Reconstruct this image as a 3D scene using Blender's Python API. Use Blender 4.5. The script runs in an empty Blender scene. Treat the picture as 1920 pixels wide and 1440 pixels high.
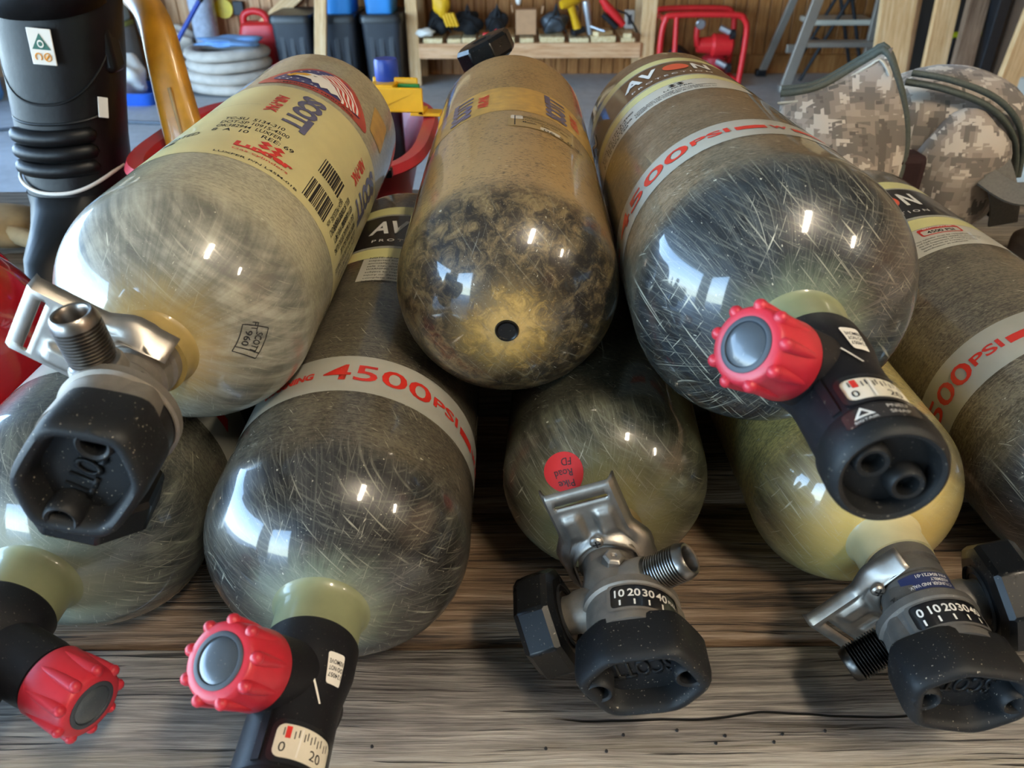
import bpy, bmesh, math, random
from math import sin, cos, pi, radians, sqrt, atan2
from mathutils import Matrix, Vector
random.seed(7)
S = bpy.context.scene
COL = S.collection

# ------------------------------------------------------------------ camera, sky, lights, exposure
CAM_H, CAM_PITCH, CAM_ROLL, FPX = 0.4557, radians(32.421), radians(-0.34), 1448.0
cd = bpy.data.cameras.new('camera'); cam = bpy.data.objects.new('camera', cd); COL.objects.link(cam)
cd.sensor_width = 36.0; cd.lens = FPX / 1920 * 36.0; cd.clip_start = 0.02
_fw = Vector((0, cos(CAM_PITCH), -sin(CAM_PITCH))); _up = Vector((0, sin(CAM_PITCH), cos(CAM_PITCH))); _rt = Vector((1, 0, 0))
_r2 = _rt * cos(CAM_ROLL) + _up * sin(CAM_ROLL); _u2 = _up * cos(CAM_ROLL) - _rt * sin(CAM_ROLL)
m = Matrix.Identity(4)
for i in range(3):
    m[i][0] = _r2[i]; m[i][1] = _u2[i]; m[i][2] = -_fw[i]
m[2][3] = CAM_H
cam.matrix_world = m
cd.dof.use_dof = True; cd.dof.focus_distance = 0.58; cd.dof.aperture_fstop = 12.0
S.camera = cam
S.cycles.max_bounces = 6; S.cycles.diffuse_bounces = 3; S.cycles.glossy_bounces = 3; S.cycles.transmission_bounces = 4; S.cycles.caustics_reflective = False; S.cycles.caustics_refractive = False

FLOOR_Z = -0.78
CEIL_Z = 2.0
WALL_L, WALL_R, WALL_B, WALL_F = -4.6, 4.6, 6.62, -4.2
DOOR_Y0, DOOR_Y1, DOOR_TOP = -3.2, 4.4, 1.65          # open garage door in the left wall

w = bpy.data.worlds.new('sky'); S.world = w; w.use_nodes = True
wn = w.node_tree.nodes; wl = w.node_tree.links
bg = wn['Background']; sky = wn.new('ShaderNodeTexSky')
sky.sky_type = 'HOSEK_WILKIE'; sky.turbidity = 3.0; sky.ground_albedo = 0.35
sky.sun_direction = Vector((0.55, 0.5, 0.67)).normalized()
wl.new(sky.outputs[0], bg.inputs[0]); bg.inputs[1].default_value = 27.0

def portal(name, loc, rot, sx, sy):
    ld = bpy.data.lights.new(name, 'AREA'); ld.shape = 'RECTANGLE'; ld.size = sx; ld.size_y = sy
    ld.cycles.is_portal = True
    o = bpy.data.objects.new(name, ld); o.location = loc; o.rotation_euler = rot; COL.objects.link(o)
FDOOR_X0, FDOOR_X1 = -4.5, -2.7                          # second opening in the wall behind the viewer
portal('front_portal', ((FDOOR_X0 + FDOOR_X1) / 2, WALL_F - .02, (FLOOR_Z + DOOR_TOP) / 2), (radians(90), 0, 0), FDOOR_X1 - FDOOR_X0, DOOR_TOP - FLOOR_Z)
portal('door_portal', (WALL_L - .02, (DOOR_Y0 + DOOR_Y1) / 2, (FLOOR_Z + DOOR_TOP) / 2), (0, radians(-90), 0), DOOR_TOP - FLOOR_Z, DOOR_Y1 - DOOR_Y0)

vs = S.view_settings
vs.view_transform = 'Standard'; vs.look = 'None'; vs.exposure = 1.65; vs.gamma = 1.0; vs.use_curve_mapping = False

# ------------------------------------------------------------------ helpers: objects
def srgb(h):
    h = h.lstrip('#'); v = [int(h[i:i + 2], 16) / 255 for i in (0, 2, 4)]
    return tuple(x / 12.92 if x <= .04045 else ((x + .055) / 1.055) ** 2.4 for x in v)

def tag(o, label=None, cat=None, group=None, kind=None):
    if label: o['label'] = label
    if cat: o['category'] = cat
    if group: o['group'] = group
    if kind: o['kind'] = kind
    return o

def empty(name, label, cat, loc=(0, 0, 0), rot=(0, 0, 0), group=None):
    o = bpy.data.objects.new(name, None); COL.objects.link(o)
    o.empty_display_size = .05; o.location = loc; o.rotation_euler = rot
    return tag(o, label, cat, group)

class MB:
    """collects shapes, builds ONE mesh object"""
    def __init__(s): s.v = []; s.f = []
    def add(s, v, f, M=None):
        n = len(s.v)
        s.v += [tuple(M @ Vector(p)) if M is not None else tuple(p) for p in v]
        s.f += [tuple(i + n for i in q) for q in f]
        return s
    def box(s, x0, x1, y0, y1, z0, z1, M=None):
        v = [(x, y, z) for z in (z0, z1) for y in (y0, y1) for x in (x0, x1)]
        f = [(0, 2, 3, 1), (4, 5, 7, 6), (0, 1, 5, 4), (2, 6, 7, 3), (0, 4, 6, 2), (1, 3, 7, 5)]
        return s.add(v, f, M)
    def lathe(s, prof, n=48, M=None, cap0=True, cap1=True, phase=0.0):
        """profile [(t, r)] around local Y; t increasing means outward-facing when cap order kept"""
        v = []; f = []
        for t, r in prof:
            for k in range(n):
                a = 2 * pi * (k + phase) / n
                v.append((r * sin(a), t, r * cos(a)))
        for i in range(len(prof) - 1):
            for k in range(n):
                a, b = i * n + k, i * n + (k + 1) % n
                f.append((a, b, b + n, a + n))
        if cap0: f.append(tuple(range(n - 1, -1, -1)))
        if cap1: f.append(tuple(range((len(prof) - 1) * n, len(prof) * n)))
        return s.add(v, f, M)
    def loft(s, rings, M=None, cap0=True, cap1=True, closed=True):
        n = len(rings[0]); v = [p for r in rings for p in r]; f = []
        for i in range(len(rings) - 1):
            for k in range(n if closed else n - 1):
                a, b = i * n + k, i * n + (k + 1) % n
                f.append((a, b, b + n, a + n))
        if cap0 and closed: f.append(tuple(range(n - 1, -1, -1)))
        if cap1 and closed: f.append(tuple(range((len(rings) - 1) * n, len(rings) * n)))
        return s.add(v, f, M)
    def tube(s, pts, r, n=10, M=None, rs=None, flat=1.0, up=(0, 0, 1)):
        pts = [Vector(p) for p in pts]; rings = []; prev = None
        for i, p in enumerate(pts):
            d = (pts[min(i + 1, len(pts) - 1)] - pts[max(i - 1, 0)]).normalized()
            if prev is None:
                u = d.cross(Vector(up))
                if u.length < 1e-4: u = d.cross(Vector((1, 0, 0)))
            else:
                u = prev - d * prev.dot(d)
            u.normalize(); prev = u; v = u.cross(d)
            rr = rs[i] if rs else r
            rings.append([p + u * rr * cos(2 * pi * k / n) + v * rr * flat * sin(2 * pi * k / n) for k in range(n)])
        return s.loft(rings, M)
    def sphere(s, c, r, M=None, nu=16, nv=10, sc=(1, 1, 1)):
        v = []; f = []
        for i in range(nv + 1):
            t = pi * i / nv
            for k in range(nu):
                a = 2 * pi * k / nu
                v.append((c[0] + r * sc[0] * sin(t) * cos(a), c[1] + r * sc[1] * sin(t) * sin(a), c[2] + r * sc[2] * cos(t)))
        for i in range(nv):
            for k in range(nu):
                a, b = i * nu + k, i * nu + (k + 1) % nu
                f.append((a, a + nu, b + nu, b))
        return s.add(v, f, M)
    def build(s, name, mat, parent=None, smooth=35, bevel=0, seg=2, subsurf=0, fix=True):
        me = bpy.data.meshes.new(name); me.from_pydata(s.v, [], s.f)
        bm = bmesh.new(); bm.from_mesh(me)
        bmesh.ops.remove_doubles(bm, verts=bm.verts, dist=1e-6)
        if fix: bmesh.ops.recalc_face_normals(bm, faces=bm.faces)
        bm.to_mesh(me); bm.free()
        if smooth:
            me.polygons.foreach_set('use_smooth', [True] * len(me.polygons)); me.set_sharp_from_angle(angle=radians(smooth))
        me.materials.append(mat)
        o = bpy.data.objects.new(name, me); COL.objects.link(o)
        if parent: o.parent = parent
        if bevel:
            b = o.modifiers.new('bevel', 'BEVEL'); b.width = bevel; b.segments = seg; b.limit_method = 'ANGLE'; b.angle_limit = radians(40)
        if subsurf:
            b = o.modifiers.new('sub', 'SUBSURF'); b.levels = subsurf; b.render_levels = subsurf
        return o

def copy_tree(o, parent=None):
    c = o.copy(); COL.objects.link(c)
    if parent: c.parent = parent
    for ch in list(o.children): copy_tree(ch, c)
    return c

def chaikin(p, n=3, rs=None):
    for k_ in range(n):
        r = rs[k_] if rs else .25
        q = []
        for i in range(len(p)):
            a, b = Vector(p[i]), Vector(p[(i + 1) % len(p)])
            q += [a * (1 - r) + b * r, a * r + b * (1 - r)]
        p = q
    return [tuple(x) for x in p]

# ------------------------------------------------------------------ helpers: materials
class NT:
    def __init__(s, name):
        s.m = bpy.data.materials.new(name); s.m.use_nodes = True
        s.t = s.m.node_tree; s.n = s.t.nodes; s.l = s.t.links; s.b = s.n['Principled BSDF']
        s.tc = None
    def obj(s):
        if not s.tc: s.tc = s.n.new('ShaderNodeTexCoord')
        return s.tc.outputs['Object']
    def put(s, sock, val):
        if isinstance(val, bpy.types.NodeSocket): s.l.new(val, sock)
        else: sock.default_value = val
    def math(s, op, a, b=0.0, c=None, clamp=False):
        n = s.n.new('ShaderNodeMath'); n.operation = op; n.use_clamp = clamp
        s.put(n.inputs[0], a); s.put(n.inputs[1], b)
        if c is not None: s.put(n.inputs[2], c)
        return n.outputs[0]
    def mix(s, f, a, b, mode='MIX'):
        n = s.n.new('ShaderNodeMix'); n.data_type = 'RGBA'; n.blend_type = mode
        s.put(n.inputs[0], f)
        for i, v in ((6, a), (7, b)):
            s.put(n.inputs[i], (*v, 1) if isinstance(v, tuple) and len(v) == 3 else v)
        return n.outputs[2]
    def smooth(s, x, a, b):
        n = s.n.new('ShaderNodeMapRange'); n.interpolation_type = 'SMOOTHSTEP'
        s.put(n.inputs[0], x); n.inputs[1].default_value = a; n.inputs[2].default_value = b
        n.inputs[3].default_value = 0; n.inputs[4].default_value = 1
        return n.outputs[0]
    def comb(s, x, y, z=0.0):
        n = s.n.new('ShaderNodeCombineXYZ'); s.put(n.inputs[0], x); s.put(n.inputs[1], y); s.put(n.inputs[2], z); return n.outputs[0]
    def sep(s, v):
        n = s.n.new('ShaderNodeSeparateXYZ'); s.l.new(v, n.inputs[0]); return n.outputs
    def mapping(s, v, loc=(0, 0, 0), rot=(0, 0, 0), scale=(1, 1, 1)):
        n = s.n.new('ShaderNodeMapping'); s.l.new(v, n.inputs[0]); n.inputs[1].default_value = loc; n.inputs[2].default_value = rot; n.inputs[3].default_value = scale; return n.outputs[0]
    def noise(s, v, scale=1.0, detail=3.0, rough=.55, dist=0.0):
        n = s.n.new('ShaderNodeTexNoise'); s.l.new(v, n.inputs['Vector']); n.inputs['Scale'].default_value = scale; n.inputs['Detail'].default_value = detail
        n.inputs['Roughness'].default_value = rough; n.inputs['Distortion'].default_value = dist; return n.outputs['Fac']
    def ramp(s, f, stops, interp='LINEAR'):
        n = s.n.new('ShaderNodeValToRGB'); s.l.new(f, n.inputs[0]); r = n.color_ramp; r.interpolation = interp
        while len(r.elements) < len(stops): r.elements.new(.5)
        for e, (p, c) in zip(r.elements, stops): e.position = p; e.color = (*c, 1)
        return n.outputs[0]
    def bump(s, h, strength=.3, dist=.001):
        n = s.n.new('ShaderNodeBump'); s.put(n.inputs['Height'], h); n.inputs['Strength'].default_value = strength; n.inputs['Distance'].default_value = dist
        s.l.new(n.outputs[0], s.b.inputs['Normal']); return n.outputs[0]
    def set(s, **k):
        names = dict(color='Base Color', rough='Roughness', metal='Metallic', spec='Specular IOR Level', coat='Coat Weight', coatr='Coat Roughness', alpha='Alpha', trans='Transmission Weight', em='Emission Color', ems='Emission Strength', ior='IOR', sheen='Sheen Weight')
        for a, v in k.items(): s.put(s.b.inputs[names[a]], (*v, 1) if isinstance(v, tuple) and len(v) == 3 else v)
        return s.m

def plain(name, hexc, rough=.5, metal=0.0, var=.12, scale=40, coat=0.0, bump=0.0, spec=.5, dust=0.0):
    t = NT(name); c = srgb(hexc); v = t.obj()
    n = t.noise(v, scale, 4)
    d = tuple(x * (1 - var) for x in c); l = tuple(min(1, x * (1 + var)) for x in c)
    colr = t.ramp(n, [(.3, d), (.7, l)])
    if dust:
        dn = t.smooth(t.noise(v, 700, 2), .68, .74)
        colr = t.mix(t.math('MULTIPLY', dn, dust), colr, srgb('#b8ad98'))
    if bump: t.bump(t.noise(v, scale * 6, 4), bump, .0006)
    rr = t.math('ADD', t.math('MULTIPLY', n, .16), rough - .08)
    return t.set(color=colr, rough=rr, metal=metal, coat=coat, coatr=.06, spec=spec)

M = {}
M['black_rubber'] = plain('black_rubber', '#0f1011', .55, spec=.3, bump=.15, dust=.25, scale=60)
M['valve_black'] = plain('valve_black', '#131317', .5, spec=.3, bump=.06, dust=.2, scale=60)
M['bumper'] = plain('bumper', '#141517', .55, spec=.28, bump=.15, dust=.7, scale=80)
M['knob_red'] = plain('knob_red', '#b32433', .42, var=.06, scale=30, bump=.03)
M['knob_cap'] = plain('knob_cap', '#3c4248', .3, var=.1, dust=.3, coat=.3)
M['knob_ring'] = plain('knob_ring', '#343a42', .55, var=.1)
M['steel'] = plain('steel', '#a09a92', .42, .9, .12, 120, bump=.05)
M['cast'] = plain('cast', '#8a837a', .55, .7, .14, 120, bump=.12, dust=.2)
M['cast_grey'] = plain('cast_grey', '#6d6a66', .55, .6, .12, 120, bump=.12, dust=.3)
M['thread'] = plain('thread', '#8c8680', .32, 1.0, .1, 120)
M['thread_dark'] = plain('thread_dark', '#4a4846', .3, 1.0, .15, 120)
M['wheel'] = plain('wheel', '#070708', .3, 0, .2, 60, spec=.35, dust=.25)
M['dark'] = plain('dark', '#0b0a0a', .7)
M['cream'] = plain('cream', '#d9d2c0', .5, var=.05)
M['gauge_black'] = plain('gauge_black', '#141416', .3, var=.1, coat=.5)
M['white_print'] = plain('white_print', '#e4e0d8', .5, var=.03)
M['silver_print'] = plain('silver_print', '#c9c2b6', .45, var=.05)
M['black_print'] = plain('black_print', '#1d1b1a', .5, var=.1)
M['red_print'] = plain('red_print', '#cf3026', .4, var=.08, coat=.4, dust=.3)
M['blue_print'] = plain('blue_print', '#55536e', .45, var=.12, coat=.4, dust=.5, scale=200)
M['navy_print'] = plain('navy_print', '#232c52', .45, var=.1)
M['orange_print'] = plain('orange_print', '#e0583a', .4, var=.05, coat=.4)
M['label_yellow'] = plain('label_yellow', '#dcd694', .38, var=.06, coat=.5, dust=.3)
M['label_cream'] = plain('label_cream', '#cabf8a', .42, var=.08, scale=25, coat=.35, dust=.6)
M['label_amber'] = plain('label_amber', '#b8924c', .42, var=.22, scale=90, coat=.35, dust=.6)
M['label_brown'] = plain('label_brown', '#54402f', .38, var=.1, coat=.6, dust=.3)
M['label_black'] = plain('label_black', '#211c1a', .38, var=.1, coat=.5, dust=.35)
M['label_grey'] = plain('label_grey', '#a8a79c', .42, var=.08, scale=30, coat=.5, dust=.35)
M['label_white'] = plain('label_white', '#c6c2b4', .42, var=.06, scale=30, coat=.4, dust=.25)
M['olive'] = plain('olive', '#7c8060', .4, var=.1, coat=.4)
M['pole_yellow'] = plain('pole_yellow', '#96814c', .4, var=.12, coat=.4)
M['bone'] = plain('bone', '#bdb48c', .4, var=.1, coat=.4)
M['sticker_red'] = plain('sticker_red', '#d42a2c', .6, var=.05)

def cyl_mat(name, R, k, wall, dome, pole, pr, wall_blotch=.5, mottle=False, coat=.9, scratch=.8, pole_amt=1.0, hoop=.5, fine_amt=1.3, fs_amt=.15):
    t = NT(name); o = t.sep(t.obj()); x, y, z = o[0], o[1], o[2]
    ang = t.math('ARCTAN2', x, z); rad = t.math('SQRT', t.math('ADD', t.math('MULTIPLY', x, x), t.math('MULTIPLY', z, z)))
    u = t.math('MULTIPLY', ang, R); v = t.math('SUBTRACT', y, rad)
    uv = t.comb(u, v)
    def fib(deg, along, across, seed, detail=3):
        return t.noise(t.mapping(t.mapping(uv, (0, 0, 0), (0, 0, radians(deg))), (seed, seed * .7, seed * .3), (0, 0, 0), (along, across, 1)), 1, detail, .6)
    xz = t.comb(x, z)
    def pla(deg, along, across, seed, detail=3):
        return t.noise(t.mapping(t.mapping(xz, (0, 0, 0), (0, 0, radians(deg))), (seed, seed * .7, seed * .3), (0, 0, 0), (along, across, 1)), 1, detail, .6)
    f1 = fib(32, 14, 260, 3.1, 2); f3 = fib(66, 12, 150, 5.3); f4 = pla(38, 14, 210, 17.9)
    hp = fib(1.5, 6, 420, 21.0)
    blob = t.noise(t.obj(), 16, 5, .6); blob2 = t.noise(t.obj(), 38, 6, .65, .6)
    domem = t.math('SUBTRACT', 1.0, t.smooth(y, k * R * .62, k * R * 1.12))
    # wall colour : hoop windings + blotches
    wf = t.math('ADD', t.math('MULTIPLY', hp, hoop), t.math('MULTIPLY', blob, wall_blotch), clamp=True)
    wf = t.math('ADD', wf, t.math('MULTIPLY', t.math('SUBTRACT', blob2, .5), wall_blotch))
    fine = t.noise(t.mapping(uv, (2, 5, 1), (0, 0, 0), (260, 620, 1)), 1, 4, .7)
    wcol = t.mix(t.smooth(t.math('ADD', wf, t.math('MULTIPLY', t.math('SUBTRACT', fine, .5), fine_amt)), .28, .72), wall[0], wall[1])
    # dome colour : fibres running toward the neck
    if mottle:
        mt = t.noise(t.mapping(t.obj(), (1.3, 2.2, .7)), 95, 10, .78, .7); mb = t.noise(t.obj(), 24, 5, .65, .8)
        df = t.smooth(t.math('ADD', t.math('MULTIPLY', mt, .68), t.math('MULTIPLY', mb, .32)), .44, .62)
    else:
        df = t.smooth(t.math('ADD', t.math('MULTIPLY', t.math('ADD', f3, f4), .33), t.math('MULTIPLY', blob2, .34)), .38, .68)
    dcol = t.mix(df, dome[0], dome[1])
    c = t.mix(domem, wcol, dcol)
    # pole tint
    pm = t.math('SUBTRACT', 1.0, t.smooth(t.math('ADD', rad, t.math('MULTIPLY', t.math('SUBTRACT', t.math('MULTIPLY', t.math('ADD', f3, blob2), .5) if not mottle else mt, .5), .045 if not mottle else .10)), pr[0], pr[1]))
    pm = t.math('MULTIPLY', t.math('MULTIPLY', pm, domem), pole_amt)
    c = t.mix(pm, c, pole)
    # pale scratches
    sc = t.math('MAXIMUM', t.smooth(fib(57, 38, 820, 31), .64, .72), t.math('MULTIPLY', t.smooth(pla(112, 40, 760, 47), .63, .71), domem))
    sc = t.math('MAXIMUM', sc, t.smooth(fib(18, 50, 820, 61), .66, .74))
    sc = t.math('MAXIMUM', sc, t.math('MULTIPLY', t.math('MULTIPLY', t.smooth(pla(48, 26, 700, 77, 2), .60, .70), .8), domem))
    fs = t.math('MAXIMUM', t.smooth(pla(20, 60, 1000, 91, 2), .54, .68), t.smooth(fib(74, 40, 900, 13, 2), .54, .68))
    sc = t.math('MULTIPLY', sc, t.smooth(blob, .30, .62))
    sc = t.math('MAXIMUM', sc, t.math('MULTIPLY', t.math('MULTIPLY', fs, t.math('ADD', .15, t.math('MULTIPLY', domem, .85))), fs_amt))
    c = t.mix(t.math('MULTIPLY', sc, scratch), c, srgb('#b9b6a2'))
    # chips and dust
    ch = t.smooth(t.noise(t.mapping(uv, (3, 8, 1), (0, 0, 1.2), (120, 260, 1)), 1, 3), .70, .73)
    c = t.mix(t.math('MULTIPLY', ch, .8), c, srgb('#c8c2ae'))
    ds = t.smooth(t.noise(t.obj(), 900, 2), .69, .75)
    c = t.mix(t.math('MULTIPLY', ds, .55), c, srgb('#d8d2bc'))
    t.bump(f1, .06, .0004)
    rg = t.math('ADD', .34, t.math('MULTIPLY', sc, .3))
    return t.set(color=c, rough=rg, coat=coat, coatr=t.math('ADD', .05, t.math('MULTIPLY', sc, .25)), spec=.4)

def wood_mat(name, dark, mid, light, gscale=1.0, axis=0, bump=.5, fade=None, rough=.8, crack=.8, split=None):
    """grain along local axis 0=x 2=z"""
    t = NT(name); inf = t.n.new('ShaderNodeObjectInfo')
    o = t.sep(t.obj()); off = t.math('MULTIPLY', inf.outputs['Random'], 37.0)
    c3 = [o[0], o[1], o[2]]; al = c3[axis]; rest = [c3[i] for i in range(3) if i != axis]
    vec = t.comb(t.math('ADD', al, off), rest[0], rest[1])
    warp = t.noise(t.mapping(vec, scale=(3 * gscale, 14 * gscale, 14 * gscale)), 1, 3)
    vec2 = t.comb(t.math('ADD', al, off), t.math('ADD', rest[0], t.math('MULTIPLY', warp, .02 / gscale)), rest[1])
    g1 = t.noise(t.mapping(vec2, scale=(5 * gscale, 95 * gscale, 95 * gscale)), 1, 5, .6)
    g2 = t.noise(t.mapping(vec2, (4, 1, 2), scale=(16 * gscale, 520 * gscale, 420 * gscale)), 1, 3, .6)
    bl = t.noise(t.mapping(vec, (9, 3, 1), scale=(5 * gscale, 12 * gscale, 12 * gscale)), 1, 4, .6)
    g3 = t.noise(t.mapping(vec2, (6, 2, 9), scale=(30 * gscale, 1150 * gscale, 900 * gscale)), 1, 2, .6)
    g2 = t.math('ADD', t.math('MULTIPLY', g2, .62), t.math('MULTIPLY', g3, .38))
    f = t.math('ADD', t.math('MULTIPLY', g1, .45), t.math('ADD', t.math('MULTIPLY', g2, .42), t.math('MULTIPLY', bl, .25)))
    c = t.ramp(f, [(.44, srgb(dark)), (.545, srgb(mid)), (.66, srgb(light))])
    if fade:      # weathered bleached front edge of the board: (y0, y1, colour)
        fm = t.smooth(t.math('ADD', rest[0], t.math('MULTIPLY', t.math('SUBTRACT', g1, .5), .07)), fade[1], fade[0])
        c = t.mix(t.math('MULTIPLY', fm, .85), c, t.mix(g2, srgb(fade[2]), srgb(fade[3])))
    ck = t.smooth(t.noise(t.mapping(vec2, (1, 7, 3), scale=(7 * gscale, 300 * gscale, 200 * gscale)), 1, 2), .615, .66)
    ck = t.math('MULTIPLY', ck, t.smooth(bl, .36, .55))
    c = t.mix(t.math('MULTIPLY', ck, crack), c, srgb('#14100c'))
    if split:     # one long split following the grain
        wob = t.noise(t.mapping(t.obj(), (2, 0, 0), scale=(5, .01, .01)), 1, 3, .5)
        dy = t.math('ABSOLUTE', t.math('SUBTRACT', rest[0], t.math('ADD', split[0] - .02, t.math('MULTIPLY', wob, .04))))
        sm = t.math('MULTIPLY', t.math('SUBTRACT', 1.0, t.smooth(dy, .0003, .0013)), t.smooth(al, split[1], split[1] + .03))
        ck = t.math('MAXIMUM', ck, sm); c = t.mix(sm, c, srgb('#0f0c09'))
    h = t.math('SUBTRACT', t.math('ADD', t.math('MULTIPLY', g2, .6), g1), t.math('MULTIPLY', ck, 1.5))
    t.bump(h, bump, .0018)
    return t.set(color=c, rough=rough, spec=.3)

# ------------------------------------------------------------------ the setting
M['concrete'] = None
t = NT('concrete'); v = t.obj()
cc = t.ramp(t.math('ADD', t.math('MULTIPLY', t.noise(v, 1.3, 6, .6), .6), t.math('MULTIPLY', t.noise(v, 14, 5, .6), .4)), [(.35, srgb('#a9a7a4')), (.55, srgb('#c0bfbd')), (.75, srgb('#cfcecd'))])
t.bump(t.noise(v, 60, 4), .15, .002); M['concrete'] = t.set(color=cc, rough=.55, spec=.4)
M['board_wood'] = wood_mat('board_wood', '#6a4220', '#976234', '#b17d4a', .5, 2, .1, rough=.45, crack=.1)
M['board_pale'] = wood_mat('board_pale', '#a07148', '#c2936a', '#d6ad86', .5, 2, .1, rough=.6, crack=.1)
M['lumber'] = wood_mat('lumber', '#b98a5a', '#d6ad7c', '#e6c79c', .6, 2, .1, rough=.6, crack=.15)
M['lumber_x'] = wood_mat('lumber_x', '#b07c50', '#cf9c70', '#e0b48c', .6, 0, .1, rough=.6, crack=.15)
M['lumber_y'] = wood_mat('lumber_y', '#c09a66', '#dcc090', '#ead4aa', .6, 1, .1, rough=.6, crack=.15)
M['plaster'] = plain('plaster', '#8f887c', .85, var=.05, scale=3)
M['ceiling_board'] = plain('ceiling_board', '#a89f90', .85, var=.05, scale=3)

def struct(name, mb, mat, **k):
    o = mb.build(name, mat, **k); o['kind'] = 'structure'; return o
struct('floor', MB().box(-14, 9, -9, 9, FLOOR_Z - .1, FLOOR_Z), M['concrete'], smooth=0)
struct('ceiling', MB().box(WALL_L - .1, WALL_R + .1, WALL_F - .1, WALL_B + .2, CEIL_Z, CEIL_Z + .1), M['ceiling_board'], smooth=0)
wl_ = MB(); T = .12
wl_.box(WALL_L - T, WALL_L, WALL_F, DOOR_Y0, FLOOR_Z, CEIL_Z); wl_.box(WALL_L - T, WALL_L, DOOR_Y1, WALL_B, FLOOR_Z, CEIL_Z)
wl_.box(WALL_L - T, WALL_L, DOOR_Y0, DOOR_Y1, DOOR_TOP, CEIL_Z)
struct('wall_left', wl_, M['plaster'], smooth=0)
struct('wall_right', MB().box(WALL_R, WALL_R + T, WALL_F, WALL_B, FLOOR_Z, CEIL_Z), M['board_pale'], smooth=0)
wf_ = MB().box(FDOOR_X1, WALL_R, WALL_F - T, WALL_F, FLOOR_Z, CEIL_Z).box(WALL_L, FDOOR_X0, WALL_F - T, WALL_F, FLOOR_Z, CEIL_Z).box(FDOOR_X0, FDOOR_X1, WALL_F - T, WALL_F, DOOR_TOP, CEIL_Z)
struct('wall_front', wf_, M['plaster'], smooth=0)
wb = struct('wall_back', MB().box(WALL_L, WALL_R, WALL_B + .02, WALL_B + .14, FLOOR_Z, CEIL_Z), M['board_wood'], smooth=0)
BW = .092
pm = {}
for key in ('board_wood', 'board_pale'):
    q = MB().box(-BW / 2 + .003, BW / 2 - .003, -.018, 0, 0, CEIL_Z - FLOOR_Z)
    o = q.build('board', M[key], wb, smooth=0, bevel=.004, seg=1); pm[key] = o
nb = int((WALL_R - WALL_L) / BW); firsts = set()
for i in range(nb):
    xx = WALL_L + (i + .5) * BW
    key = 'board_pale' if xx < -1.55 else 'board_wood'
    o = pm[key] if key not in firsts else pm[key].copy()
    if key in firsts: COL.objects.link(o)
    firsts.add(key); o.parent = wb; o.location = (xx, WALL_B + .02, FLOOR_Z)
struct('baseboard_back', MB().box(1.3, WALL_R, WALL_B - .03, WALL_B + .002, FLOOR_Z, FLOOR_Z + .14), M['board_wood'], smooth=0, bevel=.004)

# ceiling tubes (the room's own lamps)
M['tube_glow'] = NT('tube_glow').set(color=(1, 1, 1), em=(1.0, .86, .66), ems=60.0)
M['fixture'] = plain('fixture', '#d8d6d0', .5)
for (fx, fy, lab) in ((.75, -.7, 'white ceiling tube lamp above the viewer'), (2.7, -1.3, 'white ceiling tube lamp by the right wall')):
    e = empty('tube_lamp', lab, 'lamp', (fx, fy, CEIL_Z), (0, 0, 0 if fx < 1 else .5), 'ceiling tube lamps')
    MB().box(-.08, .08, -.42, .42, -.05, 0).build('housing', M['fixture'], e, bevel=.006)
    for sx in (-.04, .04):
        MB().lathe([(-.40, .016), (.40, .016)], 16, Matrix.Translation((sx, 0, -.07))).build('tube', M['tube_glow'], e)

# ------------------------------------------------------------------ workbench
M['plank_front'] = wood_mat('plank_front', '#37322d', '#77706a', '#a8a095', 1.0, 0, 1.0, (-.055, .005, '#8d8272', '#d3c7b0'), split=(.014, .02))
M['plank_brown'] = wood_mat('plank_brown', '#2c2117', '#634e39', '#8a7560', 1.0, 0, 1.0)
M['plank_grey'] = wood_mat('plank_grey', '#48413a', '#756c60', '#948a7c', 1.0, 0, .8)
bench = empty('workbench', 'weathered grey plank workbench carrying the air cylinders', 'workbench', (0, .8, FLOOR_Z))
PW = .1455; y0 = .2245
for i in range(8):
    yc = y0 + PW * (i + .5)
    mk = 'plank_front' if i == 0 else ('plank_brown' if i < 3 else 'plank_grey')
    q = MB(); nx = 40; rr = random.Random(i)
    # slightly cupped, worn board
    rings = []
    for j in range(nx + 1):
        xx = -1.35 + 2.7 * j / nx
        a = rr.uniform(-.0012, .0012); hw = PW / 2 - .0022
        zt = rr.uniform(-.0006, 0)
        rings.append([(xx, -hw + a, -.038), (xx, -hw + a, zt - .004), (xx, -hw + .004 + a, zt), (xx, 0, zt - .0005), (xx, hw - .004 - a, zt), (xx, hw - a, zt - .004), (xx, hw - a, -.038)])
    q.loft(rings)
    o = q.build('plank', M[mk], bench, smooth=50); o.location = (0, yc - .8, -FLOOR_Z)
for lx in (-1.2, 1.2):
    for ly in (.34, 1.30):
        MB().box(lx - .045, lx + .045, ly - .845, ly - .755, 0, -FLOOR_Z - .039).build('leg', M['plank_grey'], bench, bevel=.004)
for ly in (.29, 1.31):
    MB().box(-1.25, 1.25, ly - .82, ly - .78, -FLOOR_Z - .13, -FLOOR_Z - .04).build('apron', M['plank_grey'], bench, bevel=.003)
# nail holes and chips of the front board
for (px, py) in ((.07, .297), (.105, .300), (.135, .296), (.172, .297), (.128, .291), (.165, .2915), (.2, .299), (.058, .286), (-.09, .29), (.02, .288)):
    MB().lathe([(0, .0011), (.0012, .0009)], 8, Matrix.Translation((px, py - .8, -FLOOR_Z - .0002)) @ Matrix.Rotation(pi / 2, 4, 'X')).build('nail_hole', M['dark'], bench)

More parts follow.
